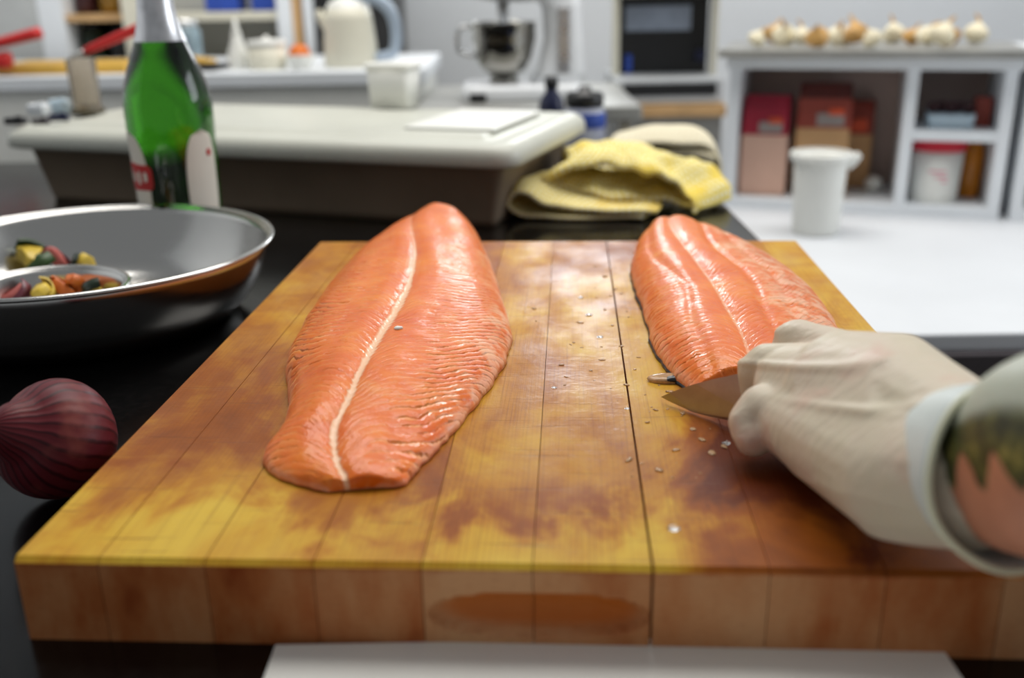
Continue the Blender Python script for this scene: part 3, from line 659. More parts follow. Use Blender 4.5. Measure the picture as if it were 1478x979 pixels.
# red onions on the counter
g = G('red_onion_skin'); co = g.tc(); Xo, Yo, Zo = g.xyz(co)
ang = g.f('ARCTAN2', Yo, Xo); stn = g.f('SINE', g.f('ADD', g.f('MULTIPLY', ang, 26.0), g.f('MULTIPLY', g.noise(co, 40, 2), 6.0)))
c = g.mix(g.step(stn, 0.2, 1.0), hx(96, 28, 36), hx(58, 12, 20)); c = g.mix(g.step(g.noise(co, 30, 3), 0.5, 0.7), c, hx(122, 58, 52))
g.set(Base_Color=c, Roughness=0.45, Specular_IOR_Level=0.25, Normal=g.bump(stn, 0.2, 0.0006)); M['onion'] = g.m
M['oniontip'] = pm('dry_onion_tip', hx(196, 160, 130), 0.6, var=0.15)
def onion(label, x, y, r, i, tilt):
    t = thing('red_onion', label, 'onion', (x, y, ZC), i)
    prof = []
    for k in range(25):
        a = -math.pi / 2 + math.pi * k / 24; q = math.cos(a); z = math.sin(a)
        rr = q * (1 + 0.06 * z) ; zz = z * 0.92 + (0.35 * max(0, z - 0.86) / 0.14 if z > 0.86 else 0)
        prof.append((max(rr, 0.0001) * r, zz * r))
    lathe('bulb', prof, M['onion'], t, 40, (0, 0, r * 1.03), rot=tilt, noise=0.04)
    tipp = Euler(tilt).to_matrix() @ Vector((0, 0, r * 1.2)) + Vector((0, 0, r * 1.03))
    d = Euler(tilt).to_matrix() @ Vector((0, 0, 1))
    tube('tip', [tipp - d * r * 0.12, tipp + d * r * 0.12, tipp + d * r * 0.32 + Vector((0.003, 0, 0))], [r * .14, r * .09, r * .03], M['oniontip'], t, 8, sm=3)
    return t
p = PZ(84, 640, -0.045 + 0.036); onion('dark red onion lying against the left edge of the chopping board', p.x, p.y, 0.037, 0.4, (0.5, -0.9, 0))

# ------------------------------------------------------------------ green bottle
g = G('green_glass'); g.set(Base_Color=(0.03, 0.20, 0.006), Roughness=0.03, IOR=1.48, Transmission_Weight=1.0); M['greenglass'] = g.m
M['paper'] = pm('label_paper', hx(222, 216, 204), 0.5, var=0.04)
M['foil'] = pm('silver_neck_foil', (0.70, 0.70, 0.72), 0.3, 1.0, var=0.1, ns=60)
M['labelred'] = pm('label_red', hx(190, 36, 34), 0.5)
M['labelgrey'] = pm('label_dark_print', hx(60, 58, 56), 0.5)
bp = PY(262, 300, 1.13); bs = 0.0475
bottle = thing('glass_bottle', 'green glass bottle with silver foil neck standing behind the bowl', 'bottle', (bp.x, 1.13, ZC))
bprof = [(0.0001, 0), (.040, 0), (.0435, .004), (.0445, .012), (.0450, .06), (.0455, .10), (.0465, .135), (.0475, .158), (.0472, .178), (.0445, .198), (.0385, .218), (.031, .236), (.0245, .252), (.0205, .268), (.0185, .285), (.0175, .31), (.016, .335), (.0155, .350), (.017, .352), (.017, .358), (.0001, .360)]
bz = [p_[1] for p_ in bprof]
lathe('glass', bprof, M['greenglass'], bottle, 64)
def brad(z): return float(np.interp(z, [q[1] for q in bprof], [q[0] for q in bprof]))
lathe('neck_foil', [(brad(z) + 0.0007, z) for z in np.linspace(.246, .352, 16)] + [(.0185, .353), (.0185, .361), (.0001, .3625)], M['foil'], bottle, 48)
def bpatch(name, m, parent, ac, aw, zc, zh, off, expo=2.6, n=20):
    v, f = [], []
    for j in range(n + 1):
        b = -1 + 2 * j / n; wv = aw * max(0.0, 1 - abs(b) ** expo) ** (1 / expo) if expo else aw
        for i in range(n + 1):
            a = ac + wv * (-1 + 2 * i / n); z = zc + b * zh; r_ = brad(z) + off; v.append((r_ * math.cos(a), r_ * math.sin(a), z))
    for j in range(n):
        for i in range(n): f.append((j * (n + 1) + i, j * (n + 1) + i + 1, (j + 1) * (n + 1) + i + 1, (j + 1) * (n + 1) + i))
    o = pyd(name, v, f, m, parent); sd = o.modifiers.new('s', 'SOLIDIFY'); sd.thickness = 0.0002; return bake(o)
l1 = bpatch('label', M['paper'], bottle, math.radians(-147), 0.62, .092, .062, .0006)
lb = bpatch('red_band', M['labelred'], l1, math.radians(-143), 0.66, .104, .0155, .0011, 5); tag(lb, 'red rounded brand panel')
for k in range(5):
    bpatch('lettering', M['paper'], l1, math.radians(-165 + k * 12), 0.055, .104 + 0.001 * math.sin(k * 2), .006 + 0.002 * (k % 2), .0016, 3, 6)
l2 = bpatch('label', M['paper'], bottle, math.radians(-33), 0.46, .092, .062, .0006)
bpatch('barcode', M['labelgrey'], l2, math.radians(-26), 0.10, .052, .008, .0012, 8, 6)
bpatch('red_dot', M['labelred'], l2, math.radians(-22), 0.07, .128, .004, .0012, 3, 8)

# ------------------------------------------------------------------ lidded tub
M['lid'] = pm('pale_grey_lid', hx(196, 197, 186), 0.4, var=0.03, ns=8)
M['tub'] = pm('dark_grey_tub', hx(136, 120, 102), 0.5, var=0.08, ns=8)
ZL = 0.038
la, lb_ = PZ(-4, 214, ZL), PZ(742, 246, ZL)
ex = (lb_ - la); LW = ex.length; rz = math.atan2(ex.y, ex.x); LD = 0.37
tub = thing('storage_tub', 'grey plastic tub with a pale lid standing behind the bottle', 'tub', ((la + lb_) / 2).to_tuple()[:2] + (ZC,), rz)
def rrect(w_, d_, r_, z, n=8, y0=0.0):
    out = []
    for cxx, cyy, a0 in ((w_ / 2 - r_, r_, -90), (w_ / 2 - r_, d_ - r_, 0), (-w_ / 2 + r_, d_ - r_, 90), (-w_ / 2 + r_, r_, 180)):
        for k in range(n + 1):
            a = math.radians(a0 + 90 * k / n); out.append((cxx + r_ * math.cos(a), cyy + r_ * math.sin(a) + y0, z))
    return out
def loft(name, rings, m, parent=None, cap0=True, cap1=True, smooth=True):
    n = len(rings[0]); v = [p for r_ in rings for p in r_]; f = []
    for j in range(len(rings) - 1):
        for i in range(n): f.append((j * n + i, j * n + (i + 1) % n, (j + 1) * n + (i + 1) % n, (j + 1) * n + i))
    if cap0: f.append(tuple(range(n)))
    if cap1: f.append(tuple(range((len(rings) - 1) * n, len(rings) * n)))
    o = pyd(name, v, f, m, parent, smooth)
    if smooth:
        for p in o.data.polygons: p.use_smooth = len(p.vertices) == 4
    return o
def ins(i, z): return rrect(LW - 2 * i, LD - 2 * i, max(0.008, 0.035 - i * 0.6), z, y0=i)
zt = ZL + 0.045
loft('body', [ins(.045, 0), ins(.042, .01), ins(.027, zt - .004), ins(.012, zt - .002), ins(.012, zt + .006)], M['tub'], tub)
loft('lid', [ins(.008, zt - .001), ins(.002, zt + .001), ins(.0, zt + .005), ins(.001, zt + .016), ins(.006, zt + .024), ins(.014, zt + .028), ins(.026, zt + .0285), ins(.030, zt + .027), ins(.060, zt + .027), ins(.064, zt + .031), ins(.07, zt + .032)], M['lid'], tub)
def tubpt(x, y, z): return tub.matrix_world @ Vector((x, y, z))
bpy.context.view_layer.update()
zlt = ZC + zt + 0.032
# white plate lying on the lid's right end
q = tubpt(LW / 2 - 0.125, 0.20, 0)
pl = box('plastic_board', (0, 0, 0.002), (0.13, 0.21, 0.004), M['wplastic'], None, 0.0015, loc=(q.x, q.y, zlt), orot=(0, 0, rz)); tag(pl, 'white plastic board lying on right end of the tub lid', 'board')

# ------------------------------------------------------------------ folded yellow towels
def towel_mat(name, c1, c2, c3, sc):
    g = G(name); u, v, _ = g.xyz(g.tc('UV')); co = g.tc()
    a = g.step(g.f('SINE', g.f('MULTIPLY', u, sc)), -0.2, 0.3); b = g.step(g.f('SINE', g.f('MULTIPLY', v, sc)), -0.2, 0.3)
    c = g.mix(g.f('MULTIPLY', a, b), c1, c2)
    c = g.mix(g.f('MULTIPLY', g.step(g.noise(co, 15, 2), 0.56, 0.70), 0.75), c, c3)
    hgt = g.f('ADD', g.f('MULTIPLY', g.f('MULTIPLY', a, b), 0.6), g.noise(co, 300, 2))
    g.set(Base_Color=c, Roughness=0.85, Normal=g.bump(hgt, 0.6, 0.002), Specular_IOR_Level=0.15); return g.m
M['towel1'] = towel_mat('yellow_checked_cloth', hx(222, 202, 116), hx(242, 238, 218), hx(220, 186, 80), 760)
M['towel2'] = towel_mat('yellow_waffle_cloth', hx(226, 206, 110), hx(242, 238, 216), hx(228, 198, 70), 820)
M['towel3'] = towel_mat('cream_cloth', hx(216, 206, 178), hx(226, 220, 200), hx(210, 200, 170), 700)
def cloth_sheet(name, path, width, m, parent, seed=0, amp=0.004, th=0.004, sm=7, skew=0.0):
    pts = smoothpath([Vector((a, 0, b)) for a, b in path], sm); NW = 26; V, UV, F = [], [], []; s = 0
    rg = np.random.RandomState(seed); K = rg.randn(5, 2) * np.array([65, 65]); PH = rg.rand(5) * 6
    for i, p in enumerate(pts):
        if i: s += (p - pts[i - 1]).length
        for j in range(NW + 1):
            t = j / NW; y = (t - 0.5) * width; w_ = float(np.mean(np.sin(K @ np.array([s, y]) + PH)))
            V.append((p.x + skew * y + amp * 1.5 * math.sin(y * 45 + s * 20 + seed), y + amp * math.sin(s * 50), max(0.0015, p.z * (1 - 0.25 * (abs(t - 0.5) * 2) ** 2) + amp * w_ * min(1, p.z / 0.012)))); UV.append((s, y))
    for i in range(len(pts) - 1):
        for j in range(NW): F.append((i * (NW + 1) + j, i * (NW + 1) + j + 1, (i + 1) * (NW + 1) + j + 1, (i + 1) * (NW + 1) + j))
    o = pyd(name, V, F, m, parent); me = o.data; uvl = me.uv_layers.new(name='UVMap'); vi = np.zeros(len(me.loops), int); me.loops.foreach_get('vertex_index', vi)
    uvl.data.foreach_set('uv', np.array(UV, np.float32)[vi].ravel())
    sd = o.modifiers.new('s', 'SOLIDIFY'); sd.thickness = th; sd.offset = 0; bake(o)
    for p in o.data.polygons: p.use_smooth = True
    return o
tp = PZ(850, 318, -0.045)
o = cloth_sheet('kitchen_towel', [(.085, .006), (.03, .004), (-.04, .004), (-.080, .008), (-.098, .026), (-.086, .048), (-.066, .044), (-.036, .026), (.02, .016), (.07, .016), (.095, .012)], 0.13, M['towel1'], None, 2, 0.003, 0.005, 8, 0.25)
o.location = (tp.x + 0.012, tp.y + 0.055, ZC + 0.002); o.rotation_euler = (0, 0, -0.12)
tag(o, 'yellow checked kitchen towel with a rolled fold, bottom of the towel pile', 'towel', 'towels behind the board')
o = cloth_sheet('kitchen_towel', [(.10, .022), (.05, .030), (-.02, .040), (-.066, .042), (-.088, .052), (-.084, .070), (-.045, .084), (.0, .080), (.035, .070), (.07, .058), (.10, .040), (.122, .020), (.126, .006)], 0.15, M['towel2'], None, 5, 0.010, 0.006, 8, 0.2)
tp2 = PZ(905, 300, -0.045); o.location = (tp2.x + 0.004, tp2.y + 0.03, ZC + 0.002); o.rotation_euler = (0, 0, -0.2)
tag(o, 'crumpled bright yellow towel draped on top of the towel pile', 'towel', 'towels behind the board')
o = cloth_sheet('kitchen_towel', [(.08, .004), (-.065, .005), (-.082, .014), (-.068, .024), (.055, .026), (.078, .035), (.06, .046), (-.05, .048), (-.072, .058), (-.04, .068), (.03, .072), (.072, .060), (.088, .030), (.09, .006)], 0.12, M['towel3'], None, 9, 0.004, 0.006, 8, 0.1)
tp3 = PZ(958, 258, -0.045); o.location = (tp3.x, tp3.y + 0.06, ZC + 0.002)
tag(o, 'pale cream cloth bundle behind the yellow towels', 'towel', 'towels behind the board')

# jar with a black lid and a dark bottle behind the towels
jp = PZ(845, 234, -0.045)
g = G('blue_clear_plastic'); n = g.noise(g.tc(), 30, 2); g.set(Base_Color=g.ramp(n, [(0.35, hx(190, 196, 226)), (0.65, hx(236, 240, 250))]), Roughness=0.2, Transmission_Weight=0.35, IOR=1.3); M['bluejar'] = g.m
jar = thing('lidded_jar', 'blue-white jar with a black lid behind the towels', 'jar', (jp.x, jp.y + 0.03, ZC))
lathe('body', [(.0001, 0), (.030, 0), (.035, .006), (.037, .05), (.036, .082), (.031, .094), (.0001, .094)], M['bluejar'], jar, 32)
lathe('lid', [(.0001, .094), (.033, .094), (.034, .098), (.034, .112), (.030, .118), (.012, .120), (.011, .128), (.0001, .129)], M['black'], jar, 32)
lathe('blue_band', [(.0372, .058), (.0378, .06), (.0374, .082), (.0366, .084)], M['blue'], jar, 32)
np_ = PZ(798, 226, -0.045)
nb = thing('small_bottle', 'dark navy bottle standing left of the blue-white jar', 'bottle', (np_.x, np_.y + 0.05, ZC))
lathe('body', [(.0001, 0), (.022, 0), (.024, .004), (.024, .085), (.020, .10), (.011, .112), (.010, .125), (.0001, .126)], M['navy'], nb, 28)
lathe('cap', [(.0115, .118), (.0125, .119), (.0125, .138), (.0001, .140)], M['black'], nb, 24)

# ------------------------------------------------------------------ white table, right
ZT = ZB - 0.45 + 0.25
tl, tr = PZ(1345, 507, -0.20), PZ(1478, 497, -0.20)
tr_ = math.atan2(tr.y - tl.y, tr.x - tl.x)
tbl = thing('white_table', 'long white table beyond the counter carrying the shelf unit', 'table', (1.0, 1.30, 0), 0)
ZT = 0.745
box('table_top', (0.15, 0.54, ZT - 0.012), (1.64, 1.16, 0.024), pm('white_laminate', hx(212, 215, 219), 0.6, var=.02, ns=5), tbl, 0.003)
M['darkgrey'] = pm('dark_grey_edge', hx(62, 56, 60), 0.5)
box('front_rail', (0.15, -0.045, ZT - 0.0595), (1.64, 0.02, 0.07), M['darkgrey'], tbl, 0.002)
for xx in (-0.62, 0.92):
    for yy in (0.02, 1.07): box('leg', (xx, yy, (ZT - 0.024) / 2), (0.05, 0.05, ZT - 0.024), M['darkgrey'], tbl, 0.003)

# shelf unit on the table
ZTr = ZT - ZB
s0, s1 = PZ(1043, 299, ZTr), PZ(1440, 318, ZTr); rzS = math.atan2(s1.y - s0.y, s1.x - s0.x); SW = (s1 - s0).length
ptop = PY(1060, 82, s0.y); SH = ptop.z - ZT
unit = thing('shelf_unit', 'white shelf unit with paper bags in its large compartment', 'shelf unit', (s0.x, s0.y, ZT), rzS)
bpy.context.view_layer.update()
SD = 0.24; t_ = 0.022
def cub(parent, w_, hgt, cols, rows):
    box('back_panel', (w_ / 2, SD - 0.005, hgt / 2), (w_ - 0.004, 0.008, hgt - 0.004), M['brownback'], parent, 0)
    box('bottom_board', (w_ / 2, SD / 2, t_ / 2), (w_, SD, t_), M['white'], parent, 0.001)
    box('top_board', (w_ / 2, SD / 2 - 0.006, hgt - t_ / 2), (w_ + 0.012, SD + 0.02, t_), M['white'], parent, 0.001)
    for x in cols: box('side_panel', (x, SD / 2, hgt / 2), (t_, SD - 0.001, hgt - 2 * t_), M['white'], parent, 0.001)
    for x0, x1, z in rows: box('shelf_board', ((x0 + x1) / 2, SD / 2, z), (x1 - x0, SD - 0.004, t_ * 0.9), M['white'], parent, 0.001)
xd = SW * 0.655
cub(unit, SW, SH, [t_ / 2, xd, SW - t_ / 2], [(xd + t_ / 2, SW - t_, SH * 0.52)])
box('worktop', (SW / 2 - 0.004, SD / 2 - 0.01, SH + 0.008), (SW + 0.035, SD + 0.05, 0.016), M['greysteel'], unit, 0.002)
unit2 = thing('shelf_unit', 'second white shelf unit at the right edge of the picture', 'shelf unit', unit.matrix_world @ Vector((SW + 0.02, 0, 0)), rzS)
bpy.context.view_layer.update()
cub(unit2, 0.42, SH + 0.015, [t_ / 2, 0.42 - t_ / 2], [(t_, 0.42 - t_, SH * 0.52)])
def UP(x, y, z): return unit.matrix_world @ Vector((x, y, z))
# paper bags
def paper_bag(name, label, x, y, w_, d_, hgt, m, band, top, lab2, i):
    t = thing(name, label, 'paper bag', UP(x, y, t_ + 0.0005), rzS, 'paper bags in the shelf unit')
    rg = random.Random(i)
    def rr(z, k, kd=1.0):
        p = rrect(w_ * k, d_ * kd, 0.008, z, 3, y0=-d_ * kd / 2); return [(a + rg.uniform(-.0018, .0018), b + rg.uniform(-.0018, .0018), c) for a, b, c in p]
    loft('body', [rr(0, 0.97), rr(0.01, 1), rr(hgt * .3, 1.02), rr(hgt * .62, 1.0)], m, t, cap1=False)
    loft('printed_band', [rr(hgt * .62, 1.0), rr(hgt * .75, 1.0), rr(hgt * .88, 0.98, 0.8)], band, t, False, False)
    loft('folded_top', [rr(hgt * .88, .98, .8), rr(hgt * .95, .97, .4), rr(hgt, .96, .22)], top, t, False, True)
    box('label_patch', (w_ * 0.12, -d_ / 2 - 0.002, hgt * 0.70), (w_ * 0.5, 0.002, hgt * 0.11), lab2, t, 0.0005)
    box('label_patch', (w_ * 0.22, -d_ / 2 - 0.0022, hgt * 0.77), (w_ * 0.28, 0.002, hgt * 0.06), M['orangeprint'], t, 0.0005)
    return t
cw = xd - 1.5 * t_
paper_bag('paper_bag', 'pale paper bag with a crimson printed top, at left of compartment', t_ + cw * .165, .085, cw * .30, .10, SH * .66, M['pinkkraft'], M['crimson'], M['crimson'], M['greyprint'], 1)
paper_bag('paper_bag', 'brown paper bag with a rust printed band and dark folded top', t_ + cw * .53, .10, cw * .34, .11, SH * .74, M['kraft'], M['rust'], M['darkred'], M['greyprint'], 2)
paper_bag('paper_bag', 'leaning brown paper bag behind the white container, rust band', t_ + cw * .70, .190, cw * .30, .05, SH * .60, M['kraft'], M['rust'], M['rust'], M['orangeprint'], 3)
q = UP(xd - .05, .13, t_ + 0.0005); ob = blob('paper_ball', .017, M['wplastic'], None, (q.x, q.y, q.z + 0.016), (1, 1, 1), 3, .12, 3, 4); tag(ob, 'crumpled white paper beside the bags in the shelf unit', 'paper')
# right column
def punnet(parent_xy, label, w_, m, n):
    x, z = parent_xy; t = thing('fruit_tray', label, 'tray', UP(x, .08, z), rzS)
    loft('body', [rrect(w_ * .92, .09, .006, 0, 3, -.045), rrect(w_, .10, .008, .028, 3, -.05), rrect(w_ - .006, .094, .006, .028, 3, -.047), rrect(w_ * .9, .086, .006, .004, 3, -.043)], m, t)
    return t
xc = (xd + SW) / 2; zs = SH * .52 + t_ * .45 + 0.0005
punnet((xc - .012, zs), 'white tray of dark fruit on the upper shelf', .088, M['paleblue'], 4)
for k in range(5):
    q = UP(xc - .044 + .016 * k, .07 + .012 * (k % 2), zs + .037); ob = blob('dark_plum', .0135, M['plum'], None, q, (1, 1, .9), 3, .04, 1, k); tag(ob, 'dark plum-coloured fruit, ' + ['first', 'second', 'third', 'fourth', 'fifth'][k] + ' from left in the white tray', 'fruit', 'dark fruit in the white tray')
q = UP(SW - t_ - .022, .10, zs); ob = box('cardboard_carton', (0, 0, .028), (.03, .05, .056), M['rust'], None, .002, loc=q, orot=(0, 0, rzS)); tag(ob, 'small rust-coloured carton beside the fruit tray', 'carton')
def red_tub(label, pos, r_, hgt):
    t = thing('lidded_tub', label, 'tub', pos, rzS, 'white tubs with red lids')
    lathe('body', [(.0001, 0), (r_ * .86, 0), (r_ * .88, .003), (r_ * .98, hgt * .86), (r_ * .9, hgt * .86), (.0001, hgt * .86)], M['wplastic'], t, 36)
    lathe('lid', [(.0001, hgt * .862), (r_ * 1.0, hgt * .862), (r_ * 1.0, hgt * .80), (r_ * 1.05, hgt * .80), (r_ * 1.06, hgt * .82), (r_ * 1.06, hgt * .97), (r_ * 1.0, hgt), (.0001, hgt)], M['redlid'], t, 36)
    for k, (zz, w_) in enumerate(((.50, .34), (.42, .24), (.35, .12))):
        v, f = [], []
        for i in range(9):
            a = -math.pi / 2 + (-w_ + 2 * w_ * i / 8) + .15 * k; rr_ = r_ * (.88 + .10 * zz / .86) + .0008
            for dz in (-.012, .012): v.append((rr_ * math.cos(a), rr_ * math.sin(a), hgt * (zz + dz)))
        for i in range(8): f.append((2 * i, 2 * i + 2, 2 * i + 3, 2 * i + 1))
        o = pyd('print_line', v, f, M['pinkprint'], t); sd = o.modifiers.new('s', 'SOLIDIFY'); sd.thickness = .0003; bake(o)
    return t
lowz = t_ + 0.0005
red_tub('white tub with red lid and faint pink print beside the amber bottle', UP(xd + .066, .07, lowz), .052, SH * .42)
q = UP(SW - t_ - .026, .12, lowz)
ab = thing('amber_bottle', 'amber bottle between the red-lidded tub and shelf side', 'bottle', q, rzS)
lathe('body', [(.0001, 0), (.020, 0), (.022, .004), (.022, .10), (.018, .112), (.010, .12), (.010, .124), (.0001, .124)], M['amber'], ab, 28)
lathe('cap', [(.0115, .120), (.012, .121), (.012, .132), (.0001, .133)], M['yellowwood'], ab, 24)
red_tub('white tub with red lid in the second shelf unit at right edge', unit2.matrix_world @ Vector((.085, .07, lowz)), .056, SH * .42)
q = unit2.matrix_world @ Vector((.085, .10, zs)); ob = box('white_carton', (0, 0, .045), (.09, .08, .09), M['paleblue'], None, .003, loc=q, orot=(0, 0, rzS)); tag(ob, 'pale blue-white carton on upper shelf of the right unit', 'carton')
q = unit2.matrix_world @ Vector((.10, .10, SH + .0155))
lf = thing('bread_loaf', 'brown bread loaf in clear wrap on top of the right shelf unit', 'bread', q, rzS)
blob('crust', .055, pm('bread_crust', hx(178, 104, 50), .5, var=.25, ns=30), lf, (0, 0, .030), (1.4, .8, .62), 3, .07, 1.5, 3, flat=-.030)
box('wrapper_clip', (-.075, 0, .028), (.012, .016, .022), M['black'], lf, .002)
# garlic-like bulbs along the worktop
M['garlic'] = pm('pale_garlic_skin', hx(236, 226, 196), .5, var=.12, ns=25)
M['garlict'] = pm('tan_garlic_skin', hx(206, 160, 92), .5, var=.2, ns=25)
wz = SH + .0165
ORD = ['first', 'second', 'third', 'fourth', 'fifth', 'sixth', 'seventh', 'eighth', 'ninth', 'tenth', 'eleventh', 'twelfth', 'thirteenth', 'fourteenth', 'fifteenth']
for k in range(15):
    fx = .04 + (SW - .12) * k / 14 + .008 * math.sin(k * 5.1); rr_ = .018 + .007 * ((k * 7) % 5) / 4
    q = UP(fx, .04 + .12 * ((k * 3) % 4) / 3, wz); tanish = k % 3 == 1
    t = thing('garlic_bulb', ('tan' if tanish else 'pale cream') + ' garlic bulb, ' + ORD[k] + ' from left in row on white shelf unit', 'garlic', q, k * 1.1, 'garlic bulbs on the shelf unit')
    t.rotation_euler = (0.5 * math.sin(k * 2.3), 0.6 * math.sin(k * 1.7 + 1), k * 1.1); t.location.z += rr_ * .25
    lathe('bulb', [(.0001, 0), (rr_ * .5, .001), (rr_ * .95, rr_ * .4), (rr_, rr_ * .75), (rr_ * .8, rr_ * 1.2), (rr_ * .4, rr_ * 1.5), (rr_ * .2, rr_ * 1.75)], M['garlict'] if tanish else M['garlic'], t, 18, noise=.16)
    tube('stalk', [(0, 0, rr_ * 1.6), (.003, .002, rr_ * 2.0), (.012, .004, rr_ * 2.35)], [rr_ * .2, rr_ * .15, rr_ * .08], M['garlict'], t, 7, sm=3)
# white container on the table in front of the unit
wc = PZ(1186, 344, ZTr)
con = thing('white_container', 'tall white plastic container standing in front of the shelf unit', 'container', (wc.x, wc.y + .045, ZT))
lathe('body', [(.0001, 0), (.040, 0), (.043, .004), (.048, .13), (.050, .150), (.0475, .150), (.046, .13), (.041, .006), (.0001, .005)], M['wplastic'], con, 40)
lathe('rim', [(.049, .138), (.0555, .139), (.0565, .150), (.0545, .153), (.048, .152)], M['wplastic'], con, 40)
tube('spout', [(.046, -.01, .128), (.056, -.014, .140), (.064, -.018, .150)], [.010, .010, .007], M['wplastic'], con, 10, sm=3)

# ------------------------------------------------------------------ machine corner (centre back)
YM = 2.45
a, b = PY(884, 150, YM), PY(1046, 163, YM)
cab = thing('steel_cabinet', 'grey steel cabinet with a wooden top under the black machine', 'cabinet', ((a.x + b.x) / 2, YM, 0)); CWd = b.x - a.x
zs_ = PY(960, 150, YM).z
box('body', (0, .20, (zs_ - .03) / 2), (CWd * .98, .38, zs_ - .03), M['greysteel'], cab, .004)
box('wooden_top', (0, .19, zs_ - .016), (CWd, .42, .028), M['tan'], cab, .003)
box('door', (0, .004, zs_ * .5), (CWd * .9, .012, zs_ * .8), M['greysteel'], cab, .003)
mc = thing('espresso_machine', 'black and silver machine standing on the wooden cabinet top', 'machine', ((a.x + b.x) / 2, YM, zs_ - .0015)); mw = CWd * .96
M['silver'] = pm('silver_plastic', hx(205, 208, 210), .35, .3, var=.04)
M['smoke'] = pm('smoky_panel', hx(150, 160, 176), .25, .2, var=.1)
box('base_tray', (0, .13, .033), (mw, .28, .062), M['silver'], mc, .006)
box('drip_slot', (0, -.009, .036), (mw * .86, .01, .030), M['black'], mc, .003)
box('body', (0, .20, .17), (mw * .86, .15, .215), M['black'], mc, .006)
box('head', (0, .12, .292), (mw * .95, .30, .09), M['greysteel'], mc, .01)
box('display_panel', (-mw * .06, .118, .196), (mw * .62, .012, .060), M['smoke'], mc, .003)
for sx in (-1, 1): box('side_post', (sx * mw * .46, .10, .175), (.016, .03, .225), M['cream'], mc, .003)
box('blue_knob', (-mw * .33, .118, .088), (.016, .02, .045), M['blue'], mc, .004)
box('blue_knob', (mw * .36, .118, .105), (.03, .02, .03), M['navy'], mc, .004)

# stand mixer on a steel table
YX = 2.05
zm = PY(720, 149, YX).z
stt = thing('steel_table', 'steel side table carrying the stand mixer', 'table', (.04, YX + .16, 0))
box('table_top', (0, 0, zm - .015), (.44, .50, .03), M['greysteel'], stt, .004)
for xx in (-.19, .19):
    for yy in (-.22, .22): box('leg', (xx, yy, (zm - .03) / 2), (.03, .03, zm - .03), M['steel'], stt, .002)
x0 = PY(668, 140, YX).x; x1 = PY(850, 140, YX).x
mx = thing('stand_mixer', 'white stand mixer with a steel bowl behind the tub', 'mixer', (x0, YX + .09, zm + .0005)); mwid = x1 - x0
M['mixer'] = pm('white_enamel', hx(228, 230, 232), .25, var=.02)
loft('base', [[(p_[0] + mwid * .48, p_[1], z) for p_ in rrect(mwid * k, .17 * k, .04, 0, 6, -.085 * k)] for z, k in ((0, .97), (.006, 1), (.024, 1), (.032, .95))], M['mixer'], mx)
box('black_foot', (mwid * .12, -.084, .010), (.034, .012, .016), M['black'], mx, .003)
colx = mwid * .80
loft('column', [[(p_[0] + colx + dx, p_[1], z) for p_ in rrect(ww, .10, .03, 0, 6, -.05)] for z, ww, dx in ((.03, .12, -.01), (.06, .095, 0), (.12, .078, .004), (.18, .08, .0), (.23, .11, -.02))], M['mixer'], mx)
box('chrome_strip', (colx + .002, -.052, .115), (.026, .008, .13), M['steel'], mx, .003)
bx_ = mwid * .33; rbw = .066
prof = [(.0001, .045), (.025, .045), (.045, .060), (.058, .085), (rbw, .12), (rbw, .150), (rbw + .003, .153), (rbw - .001, .153), (rbw - .002, .12), (.056, .087), (.043, .063), (.0001, .048)]
M['bowldark'] = pm('dark_mirror_steel', (.34, .33, .30), .12, 1.0, var=.1)
bwl = lathe('bowl', prof, M['bowldark'], mx, 40, (bx_, -.01, 0))
lathe('bowl_foot', [(.0001, .032), (.03, .032), (.028, .046), (.0001, .046)], M['bowldark'], mx, 32, (bx_, -.01, 0))
tube('bowl_handle', [(bx_ - .062, -.02, .145), (bx_ - .090, -.02, .14), (bx_ - .092, -.02, .10), (bx_ - .058, -.02, .085)], .005, M['steel'], mx, 8, sm=5)
bm = bmesh.new(); bmesh.ops.create_uvsphere(bm, u_segments=32, v_segments=20, radius=1)
for v in bm.verts: v.co = Vector((v.co.x * mwid * .56, v.co.y * .065, v.co.z * .055 * (1 if v.co.z > 0 else .8)))
frombm('head', bm, M['mixer'], mx, True, (mwid * .46, -.005, .235))
lathe('beater_shaft', [(.0001, .09), (.010, .09), (.012, .20), (.0001, .20)], M['steel'], mx, 16, (bx_, -.01, 0))

# white box at the back of the lid
wb = PZ(572, 152, zlt - ZB)
wbx = thing('plastic_box', 'white plastic box standing at the back of the tub lid', 'container', (wb.x, wb.y - .02, zlt), rz)
loft('body', [rrect(.066, .05, .008, 0, 4, -.025), rrect(.074, .058, .01, .066, 4, -.029), rrect(.068, .052, .008, .066, 4, -.026), rrect(.060, .044, .006, .004, 4, -.022)], M['wplastic'], wbx)
loft('rim', [rrect(.076, .060, .01, .060, 4, -.030), rrect(.082, .066, .012, .063, 4, -.033), rrect(.080, .064, .012, .069, 4, -.032), rrect(.070, .054, .01, .068, 4, -.027)], M['wplastic'], wbx)

# ------------------------------------------------------------------ far white worktop (left back) and what stands on it
YF = 2.15
zf = PY(300, 106, YF).z
xr = PY(612, 110, YF).x
fw = thing('far_worktop', 'white worktop with a thick front edge along the back', 'worktop', ((xr - 1.85) / 2, YF, 0)); FWd = xr + 1.85
hth = zf - PY(300, 128, YF).z
box('top_slab', (0, .28, zf - hth / 2), (FWd, .56, hth), M['white'], fw, .004)
box('front_panel', (0, .26, (zf - hth) / 2), (FWd - .02, .50, zf - hth), M['wplastic'], fw, .002)
def onfw(px, dy=.08): p = PY(px, 100, YF + dy); return Vector((p.x, YF + dy, zf + .0005))
